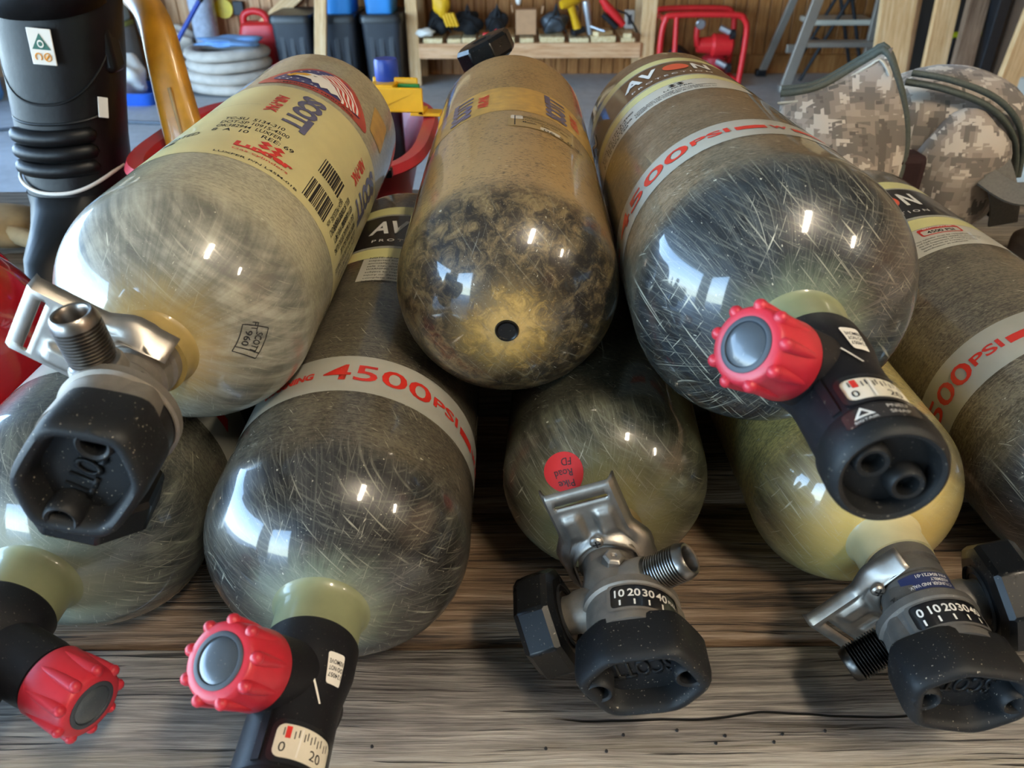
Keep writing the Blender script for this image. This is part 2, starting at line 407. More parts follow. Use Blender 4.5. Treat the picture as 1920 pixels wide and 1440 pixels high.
# ------------------------------------------------------------------ air cylinders
def rev_profile(R, L, k, kb=.35, nf=2.1, nb=2.3, r_open=.0, back_open=.0, n=30):
    pts = []
    for i in range(n + 1):
        a = pi / 2 * i / n
        pts.append((k * R * (1 - max(cos(a), 0) ** (2 / nf)), R * sin(a) ** (2 / nf)))
    for j in range(1, 13):
        pts.append((k * R + (L - (k + kb) * R) * j / 13, R))
    for i in range(n + 1):
        a = pi / 2 * (1 - i / n)
        pts.append((L - kb * R * (1 - max(cos(a), 0) ** (2 / nb)), R * max(sin(a), 0) ** (2 / nb)))
    return pts

class Surf:
    """surface of revolution around local Y used to lay labels and print on"""
    def __init__(s, prof):
        s.p = [q for q in prof]; s.s = [0.0]
        for a, b in zip(s.p, s.p[1:]): s.s.append(s.s[-1] + sqrt((a[0] - b[0]) ** 2 + (a[1] - b[1]) ** 2))
    def s_of_t(s, t):
        for i in range(len(s.p) - 1):
            a, b = s.p[i][0], s.p[i + 1][0]
            if a <= t <= b and b > a: return s.s[i] + (t - a) / (b - a) * (s.s[i + 1] - s.s[i])
        return s.s[-1] if t > 0 else 0
    def at(s, q):
        q = min(max(q, 1e-6), s.s[-1] - 1e-6)
        lo, hi = 0, len(s.s) - 1
        while hi - lo > 1:
            mid = (lo + hi) // 2
            if s.s[mid] <= q: lo = mid
            else: hi = mid
        f = (q - s.s[lo]) / max(s.s[hi] - s.s[lo], 1e-9)
        a, b = s.p[lo], s.p[hi]; t = a[0] + (b[0] - a[0]) * f; r = a[1] + (b[1] - a[1]) * f
        dt, dr = b[0] - a[0], b[1] - a[1]; l = sqrt(dt * dt + dr * dr)
        return t, r, -dr / l, dt / l

def wrap(bm, surf, ang, t0, lift):
    R = max(p[1] for p in surf.p); s0 = surf.s_of_t(t0); r0 = surf.at(s0)[1]
    us = [v.co.x for v in bm.verts]; ys = [v.co.y for v in bm.verts]
    if not us: return
    def cut(lo, hi, step, ax):
        n = int((hi - lo) / step)
        for i in range(1, n + 1):
            p = lo + i * (hi - lo) / (n + 1)
            co = (p, 0, 0) if ax == 0 else (0, p, 0); no = (1, 0, 0) if ax == 0 else (0, 1, 0)
            bmesh.ops.bisect_plane(bm, geom=bm.verts[:] + bm.edges[:] + bm.faces[:], plane_co=co, plane_no=no, dist=1e-7)
    cut(min(us), max(us), r0 * radians(5), 0)
    dome = abs(surf.at(s0)[2]) > .02 or abs(surf.at(s0 + max(ys))[2]) > .02 or abs(surf.at(s0 + min(ys))[2]) > .02
    if dome: cut(min(ys), max(ys), .004, 1)
    for v in bm.verts:
        t, r, nt, nr = surf.at(s0 + v.co.y)
        a = radians(ang) + v.co.x / r0
        v.co = ((r + lift * nr) * sin(a), t + lift * nt, (r + lift * nr) * cos(a))

def finish(bm, name, mat, parent, smooth=True):
    me = bpy.data.meshes.new(name); bm.to_mesh(me); bm.free()
    if smooth: me.polygons.foreach_set('use_smooth', [True] * len(me.polygons))
    me.materials.append(mat); o = bpy.data.objects.new(name, me); COL.objects.link(o); o.parent = parent
    return o

def poly_bm(polys):
    bm = bmesh.new()
    for p in polys:
        f = bm.faces.new([bm.verts.new((a, b, 0)) for a, b in p])
        f.normal_update()
        if f.normal.z < 0: f.normal_flip()
    bmesh.ops.triangulate(bm, faces=[f for f in bm.faces if len(f.verts) > 4])
    return bm

def rot_bm(bm, deg, dx=0, dy=0):
    c, s = cos(radians(deg)), sin(radians(deg))
    for v in bm.verts: v.co = (v.co.x * c - v.co.y * s + dx, v.co.x * s + v.co.y * c + dy, 0)

def decal(name, polys, surf, ang, t, mat, parent, lift=.0003, rot=0):
    bm = poly_bm(polys); rot_bm(bm, rot); wrap(bm, surf, ang, t, lift)
    return finish(bm, name, mat, parent)

def rect(w_, h_, r=0.0, dx=0, dy=0):
    if r <= 0: return [(dx - w_ / 2, dy - h_ / 2), (dx + w_ / 2, dy - h_ / 2), (dx + w_ / 2, dy + h_ / 2), (dx - w_ / 2, dy + h_ / 2)]
    p = []
    for cx, cy, a0 in ((w_ / 2 - r, h_ / 2 - r, 0), (-w_ / 2 + r, h_ / 2 - r, 90), (-w_ / 2 + r, -h_ / 2 + r, 180), (w_ / 2 - r, -h_ / 2 + r, 270)):
        for i in range(5): p.append((dx + cx + r * cos(radians(a0 + i * 22.5)), dy + cy + r * sin(radians(a0 + i * 22.5))))
    return p
def ring(outer, inner):
    n = len(outer); return [[outer[i], outer[(i + 1) % n], inner[(i + 1) % n], inner[i]] for i in range(n)]

def band(name, surf, t0, t1, mat, parent, a0=-180, a1=180, lift=.00018):
    n = max(8, int((a1 - a0) / 4)); v = []; f = []; m_ = 3
    sa, sb = surf.s_of_t(t0), surf.s_of_t(t1)
    for j in range(m_ + 1):
        t, r, nt, nr = surf.at(sa + (sb - sa) * j / m_)
        for i in range(n + 1):
            a = radians(a0 + (a1 - a0) * i / n); v.append(((r + lift * nr) * sin(a), t + lift * nt, (r + lift * nr) * cos(a)))
    for j in range(m_):
        for i in range(n):
            b = j * (n + 1) + i; f.append((b, b + 1, b + n + 2, b + n + 1))
    q = MB(); q.add(v, f); return q.build(name, mat, parent, fix=False)

_fc = {}
def text_bm(txt, w_=None, h_=None, bold=0.0, italic=0.0):
    cu = bpy.data.curves.new('lettering', 'FONT'); cu.body = txt; cu.size = 1; cu.offset = bold; cu.shear = italic; cu.resolution_u = 3
    cu.align_x = 'CENTER'
    ob = bpy.data.objects.new('lettering', cu); me = bpy.data.meshes.new_from_object(ob)
    bm = bmesh.new(); bm.from_mesh(me)
    bpy.data.objects.remove(ob); bpy.data.curves.remove(cu); bpy.data.meshes.remove(me)
    xs = [v.co.x for v in bm.verts]; ys = [v.co.y for v in bm.verts]
    if not xs: return bm
    cx, cy = (min(xs) + max(xs)) / 2, (min(ys) + max(ys)) / 2; W_, H_ = max(xs) - min(xs), max(ys) - min(ys)
    sx = w_ / W_ if w_ else None; sy = h_ / H_ if h_ else None
    sx = sx or sy; sy = sy or sx
    for v in bm.verts: v.co = ((v.co.x - cx) * sx, (v.co.y - cy) * sy, 0)
    return bm

def text(txt, surf, ang, t, mat, parent, w_=None, h_=None, rot=0, lift=.00035, bold=0.0, italic=0.0, name='lettering', du=0, dv=0):
    bm = text_bm(txt, w_, h_, bold, italic); rot_bm(bm, rot)
    for v in bm.verts: v.co.x += du; v.co.y += dv
    wrap(bm, surf, ang, t, lift)
    return finish(bm, name, mat, parent)

def text_lines(lines, surf, ang, t, mat, parent, w_, lh, rot=0, lift=.00035, name='fine_print', bold=.01):
    """several printed lines as one part"""
    big = bmesh.new()
    for i, ln in enumerate(lines):
        bm = text_bm(ln, w_ * len(ln) / max(len(x) for x in lines), lh * .68, bold)
        me = bpy.data.meshes.new('tmp')
        for v in bm.verts:
            v.co.x += -(w_ - w_ * len(ln) / max(len(x) for x in lines)) / 2; v.co.y += -(i - (len(lines) - 1) / 2) * lh
        bm.to_mesh(me); bm.free(); big.from_mesh(me); bpy.data.meshes.remove(me)
    rot_bm(big, rot); wrap(big, surf, ang, t, lift)
    return finish(big, name, mat, parent)

def make_cylinder(label, fit, mat, collar=None, collar_r=.0255, group='air cylinders on the workbench'):
    x, y, z, yaw, tilt, R, L, k = fit
    e = empty('air_cylinder', label, 'air cylinder', (x, y, z), (radians(tilt), 0, radians(-yaw)), group)
    e.rotation_mode = 'XYZ'
    prof = rev_profile(R, L, k)
    MB().lathe(prof, 112, cap0=False, cap1=False).build('shell', mat, e, smooth=60)
    return e, Surf(prof)

FIT = {  # x, y, z, yaw, tilt, R, L, k
    'A': (-.3048, .3468, .0880, 1.6785, 0, .0880, .5453, .7648),
    'B': (-.1167, .3190, .0880, .0949, 0, .0880, .5453, .7648),
    'C': (.0658, .4013, .0777, 3.8265, 0, .0777, .4789, .7895),
    'D': (.2564, .3896, .0768, -.9757, 0, .0768, .46, .795),
    'E': (.4451, .3929, .0880, -2.0884, 0, .0880, .5453, .7648),
    'F': (-.2116, .3951, .2292, .5406, .7143, .0815, .4916, .8142),
    'G': (-.0031, .4478, .2128, .6381, 2.2964, .0804, .4638, .8072),
    'H': (.1631, .3830, .2422, 1.4739, -2.3427, .0880, .5453, .7648)}

carb = dict(wall=(srgb('#332f29'), srgb('#696152')), dome=(srgb('#0f0f11'), srgb('#3e3c38')), pole=srgb('#8f9a86'), pr=(.018, .054))
M['carbon_B'] = cyl_mat('carbon_grey', .088, .765, **carb, pole_amt=.75)
M['carbon_H'] = cyl_mat('carbon_blue_black', .088, .765, wall=(srgb('#484236'), srgb('#7f745f')), dome=(srgb('#0c0f13'), srgb('#333a3e')), pole=srgb('#84907a'), pr=(.018, .050), scratch=1.0, pole_amt=.7)
M['carbon_A'] = cyl_mat('carbon_olive', .088, .765, wall=(srgb('#2d2c28'), srgb('#5d5a4c')), dome=(srgb('#26282a'), srgb('#5f6258')), pole=srgb('#8f9480'), pr=(.028, .07), pole_amt=.8)
M['carbon_E'] = cyl_mat('carbon_brown', .088, .765, wall=(srgb('#413a2f'), srgb('#7a6f5b')), dome=(srgb('#1c1d1f'), srgb('#4a4a48')), pole=srgb('#7b7d70'), pr=(.026, .05))
M['glass_C'] = cyl_mat('fibre_olive', .0777, .79, wall=(srgb('#211f19'), srgb('#4a4636')), dome=(srgb('#26261f'), srgb('#6f6c55')), pole=srgb('#a69c66'), pr=(.02, .07), pole_amt=.85, scratch=.9)
M['glass_D'] = cyl_mat('fibre_yellow', .0768, .795, wall=(srgb('#7d7348'), srgb('#c0ab66')), dome=(srgb('#38362a'), srgb('#8b8258')), pole=srgb('#cdb46a'), pr=(.026, .078), pole_amt=.85, scratch=.7)
M['glass_F'] = cyl_mat('fibre_pale', .0815, .814, wall=(srgb('#8b8670'), srgb('#b9b296')), dome=(srgb('#5f5e56'), srgb('#aaa796')), pole=srgb('#b9a263'), pr=(.018, .055), pole_amt=.75, scratch=.6, fs_amt=.10)
M['glass_G'] = cyl_mat('fibre_amber', .0804, .807, wall=(srgb('#5c4a31'), srgb('#a88a5c')), dome=(srgb('#221b15'), srgb('#7a6847')), pole=srgb('#b99855'), pr=(.004, .040), mottle=True, scratch=.3, wall_blotch=.9, fine_amt=3.0, fs_amt=.02)

def rmat(a, s, off=(0, 0), fwd=0.0):
    """frame whose Y points outward (clock angle a from top, clockwise seen from the front) at distance s in front of the dome"""
    d = Vector((sin(radians(a)), -fwd, cos(radians(a)))).normalized()
    x_ = (Vector((0, -1, 0)) - d * Vector((0, -1, 0)).dot(d)).normalized(); z_ = x_.cross(d)
    m_ = Matrix.Identity(4)
    for i in range(3): m_[i][0] = x_[i]; m_[i][1] = d[i]; m_[i][2] = z_[i]; m_[i][3] = (off[0], -s, off[1])[i]
    return m_

def axial(prof):      # list of (s, r) in front of the dome -> lathe profile along Y
    return [(-s, r) for s, r in prof]

def collar_part(e, mat, r, s1, flare=.006, t0=.006):
    MB().lathe([(t0, r + flare + .004), (t0 - .003, r + flare * .5), (t0 - .006, r + flare * .15), (-.004, r), (-s1, r)], 64, cap0=False, cap1=True).build('neck_collar', mat, e, smooth=50)

def valve_red(e, knob_a, gauge_a, sticker=True, logo=False, reach=.068, fwd=.42):
    """rubber covered valve with a red knob, dial window and end bumper"""
    q = MB()
    q.lathe(axial([(.022, .024), (.0225, .0262), (.024, .0272), (.040, .0272), (.046, .0262), (.056, .0242), (.068, .0235), (.112, .0235)]), 64)
    ko = reach - .0515
    km = rmat(knob_a, .046, fwd=fwd)
    q.lathe([(.0, .0200), (.010 + ko, .0198), (.0165 + ko, .0190), (.0178 + ko, .014)], 48, km)
    q.lathe([(0, .016), (.022, .0155), (.026, .012)], 32, rmat(knob_a + 180, .056))
    # rib running along the side
    q.box(-.002, .002, .018, .0245, -.018, .018, rmat(gauge_a - 55, .088) @ Matrix.Rotation(pi / 2, 4, 'Y'))
    vb = q.build('valve_body', M['valve_black'], e, smooth=45)
    sv = Surf([(-.20, .0236), (0, .0236)])
    # dial window
    fr = poly_bm(ring(rect(.036, .0225, .005), rect(.031, .0175, .004)))
    wrap(fr, sv, gauge_a, -.0965, .0012); finish(fr, 'window_frame', M['gauge_black'], vb)
    d = decal('dial', [rect(.032, .0185, .004)], sv, gauge_a, -.0965, M['cream'], vb, .0003)
    pr = [rect(.0026, .0062, 0, -.0098, .0048)]
    decal('dial_mark', pr, sv, gauge_a, -.0965, M['red_print'], vb, .0006)
    decal('dial_mark', [rect(.0005, .004, 0, x_, .005 - .0012 * (i % 2)) for i, x_ in enumerate([-.012, -.0065, -.0045, -.0015, 0, .002, .004, .006, .008, .0105, .0125])], sv, gauge_a, -.0965, M['black_print'], vb, .0006)
    decal('dial_pointer', [rect(.0009, .015, 0, -.0035, 0)], sv, gauge_a, -.0965, M['white_print'], vb, .0009, rot=-3)
    text('0', sv, gauge_a, -.0965, M['black_print'], vb, h_=.005, lift=.0006, du=-.0115, dv=-.003)
    text('20', sv, gauge_a, -.0965, M['black_print'], vb, h_=.005, lift=.0006, du=.006, dv=-.003)
    # end bumper
    q = MB()
    q.lathe(axial([(.1085, .0205), (.109, .0245), (.111, .0256), (.122, .0258), (.127, .0252), (.130, .0238), (.131, .0222), (.130, .0204), (.126, .0193), (.1215, .0185)]), 64)
    ba = radians(gauge_a + 118)
    for sg in (1, -1):
        c = (sg * .0105 * sin(ba), sg * .0105 * cos(ba))
        q.lathe(axial([(.1185, .0084), (.1275, .0080), (.129, .0068), (.1285, .0050), (.1205, .0046)]), 28, Matrix.Translation((c[0], 0, c[1])), cap1=True)
    cap = q.build('end_bumper', M['black_rubber'], e, smooth=45)
    for sg in (1, -1):
        c = (sg * .0105 * sin(ba), sg * .0105 * cos(ba))
        MB().lathe(axial([(.121, .0048), (.1213, .003)]), 20, Matrix.Translation((c[0], 0, c[1]))).build('bumper_hole', M['dark'], cap)
    if logo:
        sc = Surf([(-.20, .0259), (0, .0259)])
        decal('logo_plate', [rect(.032, .0105, .002)], sc, gauge_a - 18, -.1175, M['label_black'], cap, .0002)
        decal('logo', [[(-.0045, -.002), (.0045, -.002), (.0, .0045)][::1]], sc, gauge_a - 34, -.1172, M['silver_print'], cap, .0005)
        decal('logo', [[(-.0022, -.001), (.0022, -.001), (.0, .0022)]], sc, gauge_a - 34, -.1172, M['label_black'], cap, .0007)
        text('SIGTAIR', sc, gauge_a - 34, -.1212, M['silver_print'], cap, w_=.010, h_=.0016, lift=.0005)
        text('PNEU', sc, gauge_a - 2, -.1152, M['silver_print'], cap, w_=.0085, h_=.0024, lift=.0005)
        text('SNAP', sc, gauge_a - 2, -.1195, M['silver_print'], cap, w_=.0085, h_=.0024, lift=.0005)
    if sticker:
        sc = Surf([(-.20, .0272), (0, .0272)]); ss = Surf([(-.2, .0236), (0, .0236)])
        st = Surf([(-.10, .0238), (-.068, .0239), (-.056, .0246), (-.046, .0266), (-.040, .0275), (0, .0275)])
        p = decal('sticker', [rect(.0105, .0175, .0015)], st, gauge_a + 12, -.050, M['white_print'], vb, .0004, rot=12)
        text_lines(['124057', 'DO NOT', 'REMOVE'], st, gauge_a + 12, -.050, M['black_print'], vb, .009, .0036, rot=192, lift=.0007)
        decal('sticker_edge', [rect(.0012, .014, 0)], st, gauge_a - 4, -.066, M['white_print'], vb, .0005, rot=28)
    # knob
    q = MB(); kn = km @ Matrix.Translation((0, ko, 0))
    q.lathe([(.0175, .0165), (.0180, .0192), (.0195, .0204), (.030, .0201), (.046, .0192), (.0490, .0186), (.0503, .0172), (.0503, .0135), (.0495, .0134)], 64, kn)
    for i in range(9):
        a = 2 * pi * (i + .3) / 9
        d = Vector((sin(a), 0, cos(a)))
        pts = [d * .0186 + Vector((0, yy, 0)) for yy in (.022, .030, .040, .0465, .0492, .0506)]
        q.tube(pts, .003, 10, kn, rs=[.0016, .0026, .0033, .0035, .0030, .0012], up=(0.3, 0, 1))
        q.sphere(tuple(d * .0193 + Vector((0, .0478, 0))), .0033, kn, 10, 8)
    kb = q.build('knob', M['knob_red'], e, smooth=50)
    MB().lathe([(.0488, .0136), (.0506, .0136), (.0510, .0130), (.0510, .0112), (.0500, .0108)], 48, kn, cap0=False, cap1=False).build('knob_ring', M['knob_ring'], kb)
    MB().lathe([(.0496, .0110), (.0504, .0106), (.0512, .0085), (.0516, .0050), (.0518, .0004)], 48, kn).build('knob_cap', M['knob_cap'], kb)

HEX = chaikin([(-.0395, -.0105), (-.0150, -.0290), (.0275, -.0240), (.0395, .0105), (.0150, .0290), (-.0275, .0240)], 3, (.13, .22, .25))
def hex_r(th):
    d = Vector((cos(th), sin(th)))
    for i in range(len(HEX)):
        a, b = Vector(HEX[i]), Vector(HEX[(i + 1) % len(HEX)]); e_ = b - a
        den = d.x * e_.y - d.y * e_.x
        if abs(den) < 1e-9: continue
        tt = (a.x * e_.y - a.y * e_.x) / den; uu = (a.x * d.y - a.y * d.x) / den
        if tt > 0 and -1e-6 <= uu <= 1 + 1e-6: return tt
    return .03
HEXR = [hex_r(2 * pi * i / 72) for i in range(72)]

def valve_steel(e, outlet_a, wheel_a, gauge_a, bracket_a, bump_a, off, body='cast', thread='thread', gauge_txt=None, wing=False, stamp=None, label=None, pen=None, outlet_s=.055, wheel_s=.062, outlet_fwd=0.12, gauge_span=70, bracket_lean=0.0, neck_r=.0195, wheel=True, bracket=True, emboss=True, s0=0.0, plug_a=None, wheel_ext=0.0):
    """cast valve with threaded outlet, stamped hanger bracket, dial window, hexagonal rubber bumper and black hand wheel"""
    N = 72
    ba = radians(bump_a)           # clock angle of the long axis of the bumper
    def sec(s, f_hex, r, scale, offk):
        p = []
        for i in range(N):
            th = 2 * pi * i / N
            rr = (1 - f_hex) * r + f_hex * HEXR[i] * scale
            a_, b_ = rr * cos(th), rr * sin(th)
            x_ = a_ * sin(ba) + b_ * cos(ba); z_ = a_ * cos(ba) - b_ * sin(ba)
            p.append((x_ + off[0] * offk, -s, z_ + off[1] * offk))
        return p
    q = MB()
    q.lathe(axial([(s_ + s0, r_) for s_, r_ in ((.006, neck_r), (.010, neck_r + .0012), (.0165, neck_r + .0012), (.0175, neck_r - .0012), (.021, neck_r - .0012), (.022, neck_r + .0006), (.030, neck_r + .0006), (.031, neck_r - .002), (.040, neck_r - .003))]), 56)
    q.loft([sec(.036, 0, .0165, 1, 0), sec(.044, .1, .018, .8, .15), sec(.056, .35, .0215, .8, .4), sec(.066, .7, .022, .74, .7), sec(.074, .95, .024, .78, .95), sec(.098, 1, .024, .80, 1)])
    q.lathe(axial([(.058, .020), (.064, .0262), (.067, .0302), (.0725, .0305), (.0738, .0285), (.0985, .0282)]), 64, Matrix.Translation((off[0] * .8, 0, off[1] * .8)))
    om = rmat(outlet_a, outlet_s, (off[0] * .2, off[1] * .2), outlet_fwd)
    q.lathe([(.0, .0155), (.018, .0150), (.027, .0136), (.0285, .0125)], 40, om)
    wm = rmat(wheel_a, wheel_s, (off[0] * .3, off[1] * .3), .05)
    q.lathe([(.0, .0150), (.026 + wheel_ext, .0140), (.030 + wheel_ext, .0125), (.036 + wheel_ext, .0125)], 36, wm)
    wm = wm @ Matrix.Translation((0, wheel_ext, 0))
    vb = q.build('valve_body', M[body], e, smooth=42)
    # safety plug
    pg = rmat(bracket_a + 8 if plug_a is None else plug_a, .045 + s0)
    MB().lathe([(.012, .0072), (.0225, .0072), (.0245, .0056), (.0245, .0018), (.023, .0015)], 6, pg).build('safety_plug', M['steel'], vb, smooth=20, bevel=.0006)
    # threaded outlet
    prof = [(.026, .0122), (.0285, .0122), (.030, .0100)]
    y_ = .0305
    while y_ < .0525:
        prof += [(y_, .0098), (y_ + .0007, .0117), (y_ + .0012, .0117)]; y_ += .0019
    prof += [(.0545, .0112), (.0570, .0104), (.0580, .0094), (.0576, .0082), (.0560, .0072), (.0400, .0060), (.0395, .0010)]
    MB().lathe(prof, 48, om).build('outlet', M[thread], e, smooth=28)
    # hand wheel
    if wheel:
        q = MB(); q.lathe([(.034, .011), (.034, .027), (.0365, .0325), (.040, .0345), (.056, .0345), (.0600, .031), (.0615, .024), (.0605, .014), (.0585, .010)], 8, wm, phase=.4)
        hw = q.build('hand_wheel', M['wheel'], e, smooth=20, bevel=.0016, seg=3)
        MB().lathe([(.0320, .0205), (.0338, .0205), (.0342, .0195), (.0342, .0165), (.0335, .0160)], 32, wm, cap0=False, cap1=False).build('wheel_ring', M['dark'], hw)
    # bumper
    q = MB()
    q.loft([sec(.0925, 1, 0, .90, 1), sec(.0930, 1, 0, .97, 1), sec(.095, 1, 0, 1.0, 1), sec(.114, 1, 0, 1.02, 1), sec(.120, 1, 0, 1.0, 1), sec(.1235, 1, 0, .95, 1), sec(.1245, 1, 0, .88, 1), sec(.1235, 1, 0, .80, 1), sec(.120, 1, 0, .75, 1), sec(.111, 1, 0, .71, 1), sec(.1105, 1, 0, .05, 1)])
    for sg in (1, -1):
        c = (sg * .0262 * sin(ba) + off[0], sg * .0262 * cos(ba) + off[1])
        q.lathe(axial([(.108, .0092), (.119, .0091), (.1230, .0084), (.1240, .0072), (.1230, .0058), (.114, .0052)]), 28, Matrix.Translation((c[0], 0, c[1])))
    bp = q.build('bumper', M['bumper'], e, smooth=50)
    for sg in (1, -1):
        c = (sg * .0262 * sin(ba) + off[0], sg * .0262 * cos(ba) + off[1])
        MB().lathe(axial([(.1145, .0054), (.1150, .004)]), 20, Matrix.Translation((c[0], 0, c[1]))).build('bumper_hole', M['dark'], bp)
    if emboss:
        bm = text_bm('SCOTT', .036, .014, .02)
        r = bmesh.ops.extrude_face_region(bm, geom=bm.faces[:])
        vs_ = [g for g in r['geom'] if isinstance(g, bmesh.types.BMVert)]
        for v_ in vs_: v_.co.z += .0016
        me = bpy.data.meshes.new('emboss')
        ca = ba - pi / 2
        for v_ in bm.verts:
            a_, b_ = -v_.co.x, -v_.co.y
            x_ = a_ * cos(ca) + b_ * sin(ca); z_ = -a_ * sin(ca) + b_ * cos(ca)
            v_.co = (x_ + off[0], -.1103 - v_.co.z, z_ + off[1])
        bmesh.ops.recalc_face_normals(bm, faces=bm.faces)
        finish(bm, 'emboss', M['bumper'], bp, smooth=False)
    # dial window on the drum
    dial_r = .0284
    go = off
    sv = Surf([(-.20, dial_r), (0, dial_r)])
    gs = []
    def shift(o_):
        for v_ in o_.data.vertices: v_.co.x += go[0] * .8; v_.co.z += go[1] * .8
        return o_
    wd = radians(gauge_span) * dial_r
    fr = poly_bm(ring(rect(wd + .005, .0205, .004), rect(wd, .0165, .003))); wrap(fr, sv, gauge_a, -.0830, .0008)
    shift(finish(fr, 'window_frame', M[body], vb))
    shift(decal('dial', [rect(wd + .002, .0172, .003)], sv, gauge_a, -.0830, M['gauge_black'], vb, .0003))
    if gauge_txt:
        n = len(gauge_txt)
        for i, g in enumerate(gauge_txt):
            du = wd * (-.42 + .84 * i / max(n - 1, 1)) * (.9 if n > 3 else .75)
            shift(text(g, sv, gauge_a, -.0830, M['white_print'], vb, h_=.0058 if len(g) < 3 else .0024, lift=.0006, du=du, dv=.0024, bold=.02))
            shift(decal('dial_mark', [rect(.0011, .0040, 0, du, -.0046)], sv, gauge_a, -.0830, M['white_print'], vb, .0006))
    # hanger bracket, a stamped sheet with a slot and two pressed ribs
    if bracket:
        bk_s = .0262 + s0
        cols = 29; hw = .0215; rc = neck_r + .0022; v1, v2, v3, top = .0475, .0540, .0568, .0655
        us = [-.0345 + .069 * i / (cols - 1) for i in range(cols)]
        rows = []; 
        def width(v_): return .0325 if v_ < .012 else (.0325 - (v_ - .012) / .014 * .0075 if v_ < .026 else .0250 - (v_ - .026) * .01)
        nlow = 16; ids = {}; V = []; Fq = []
        for i, uu in enumerate(us):
            fr_ = uu / .0345
            lows = []
            ub = fr_ * .0315
            vb0 = sqrt(max(rc * rc - ub * ub, 0)) if abs(ub) < rc else -.012
            vv = [vb0 + (v1 - vb0) * j / nlow for j in range(nlow + 1)] + [v1 + (v2 - v1) * .5, v2, v2 + .0012, v3, top - .003, top]
            for j, v_ in enumerate(vv):
                u_ = fr_ * width(max(v_, 0)) if v_ > 0 else fr_ * .0315
                dpt = 0.0
                # rolled saddle lip close to the neck
                dist = sqrt(u_ * u_ + max(v_, 0) ** 2) - rc if v_ > 0 else abs(u_) - rc
                dpt -= .007 * math.exp(-(dist / .0045) ** 2)
                # pressed ribs
                for ru in (-.0112, .0112):
                    a_ = abs(u_ - ru) / .0070; b_ = abs(v_ - .036) / .0115
                    dpt -= .0032 * max(0, min(1, (1 - a_) * 3)) * max(0, min(1, (1 - b_) * 3))
                # side flanges bent back
                ed = max(0, (abs(fr_) - .86) / .14); dpt += .007 * ed ** 1.4
                if v_ > top - .0005: dpt += .002
                V.append((u_, dpt - bracket_lean * max(v_, 0), v_)); ids[(i, j)] = len(V) - 1
        nr = nlow + 7
        for i in range(cols - 1):
            for j in range(nr - 1):
                um = (us[i] + us[i + 1]) / 2
                slot = (j in (nlow + 2, nlow + 3)) and abs(um) < .0235
                if not slot: Fq.append((ids[(i, j)], ids[(i + 1, j)], ids[(i + 1, j + 1)], ids[(i, j + 1)]))
        mb = MB(); mb.add(V, Fq, Matrix.Translation((0, -bk_s, 0)) @ Matrix.Rotation(radians(bracket_a), 4, 'Y'))
        br = mb.build('hanger_bracket', M['steel'], e, smooth=50, fix=False)
        so = br.modifiers.new('solid', 'SOLIDIFY'); so.thickness = .0015; so.offset = 0
        # cross head screw on the saddle
        for a_ in ([0] if not wing else [-38, 62]):
            sm = Matrix.Translation((0, -bk_s - .0075, 0)) @ Matrix.Rotation(radians(bracket_a + a_), 4, 'Y') @ Matrix.Translation((0, 0, rc + .0035)) @ Matrix.Rotation(pi, 4, 'X')
            sc = MB().lathe([(-.002, .0044), (.0004, .0044), (.0016, .0034), (.0022, .0012)], 24, sm).build('screw', M['steel'], br)
            MB().box(-.0026, .0026, .0012, .0024, -.0005, .0005, sm).box(-.0005, .0005, .0012, .00235, -.0026, .0026, sm).build('screw_slot', M['dark'], sc, smooth=0)
    return vb, off

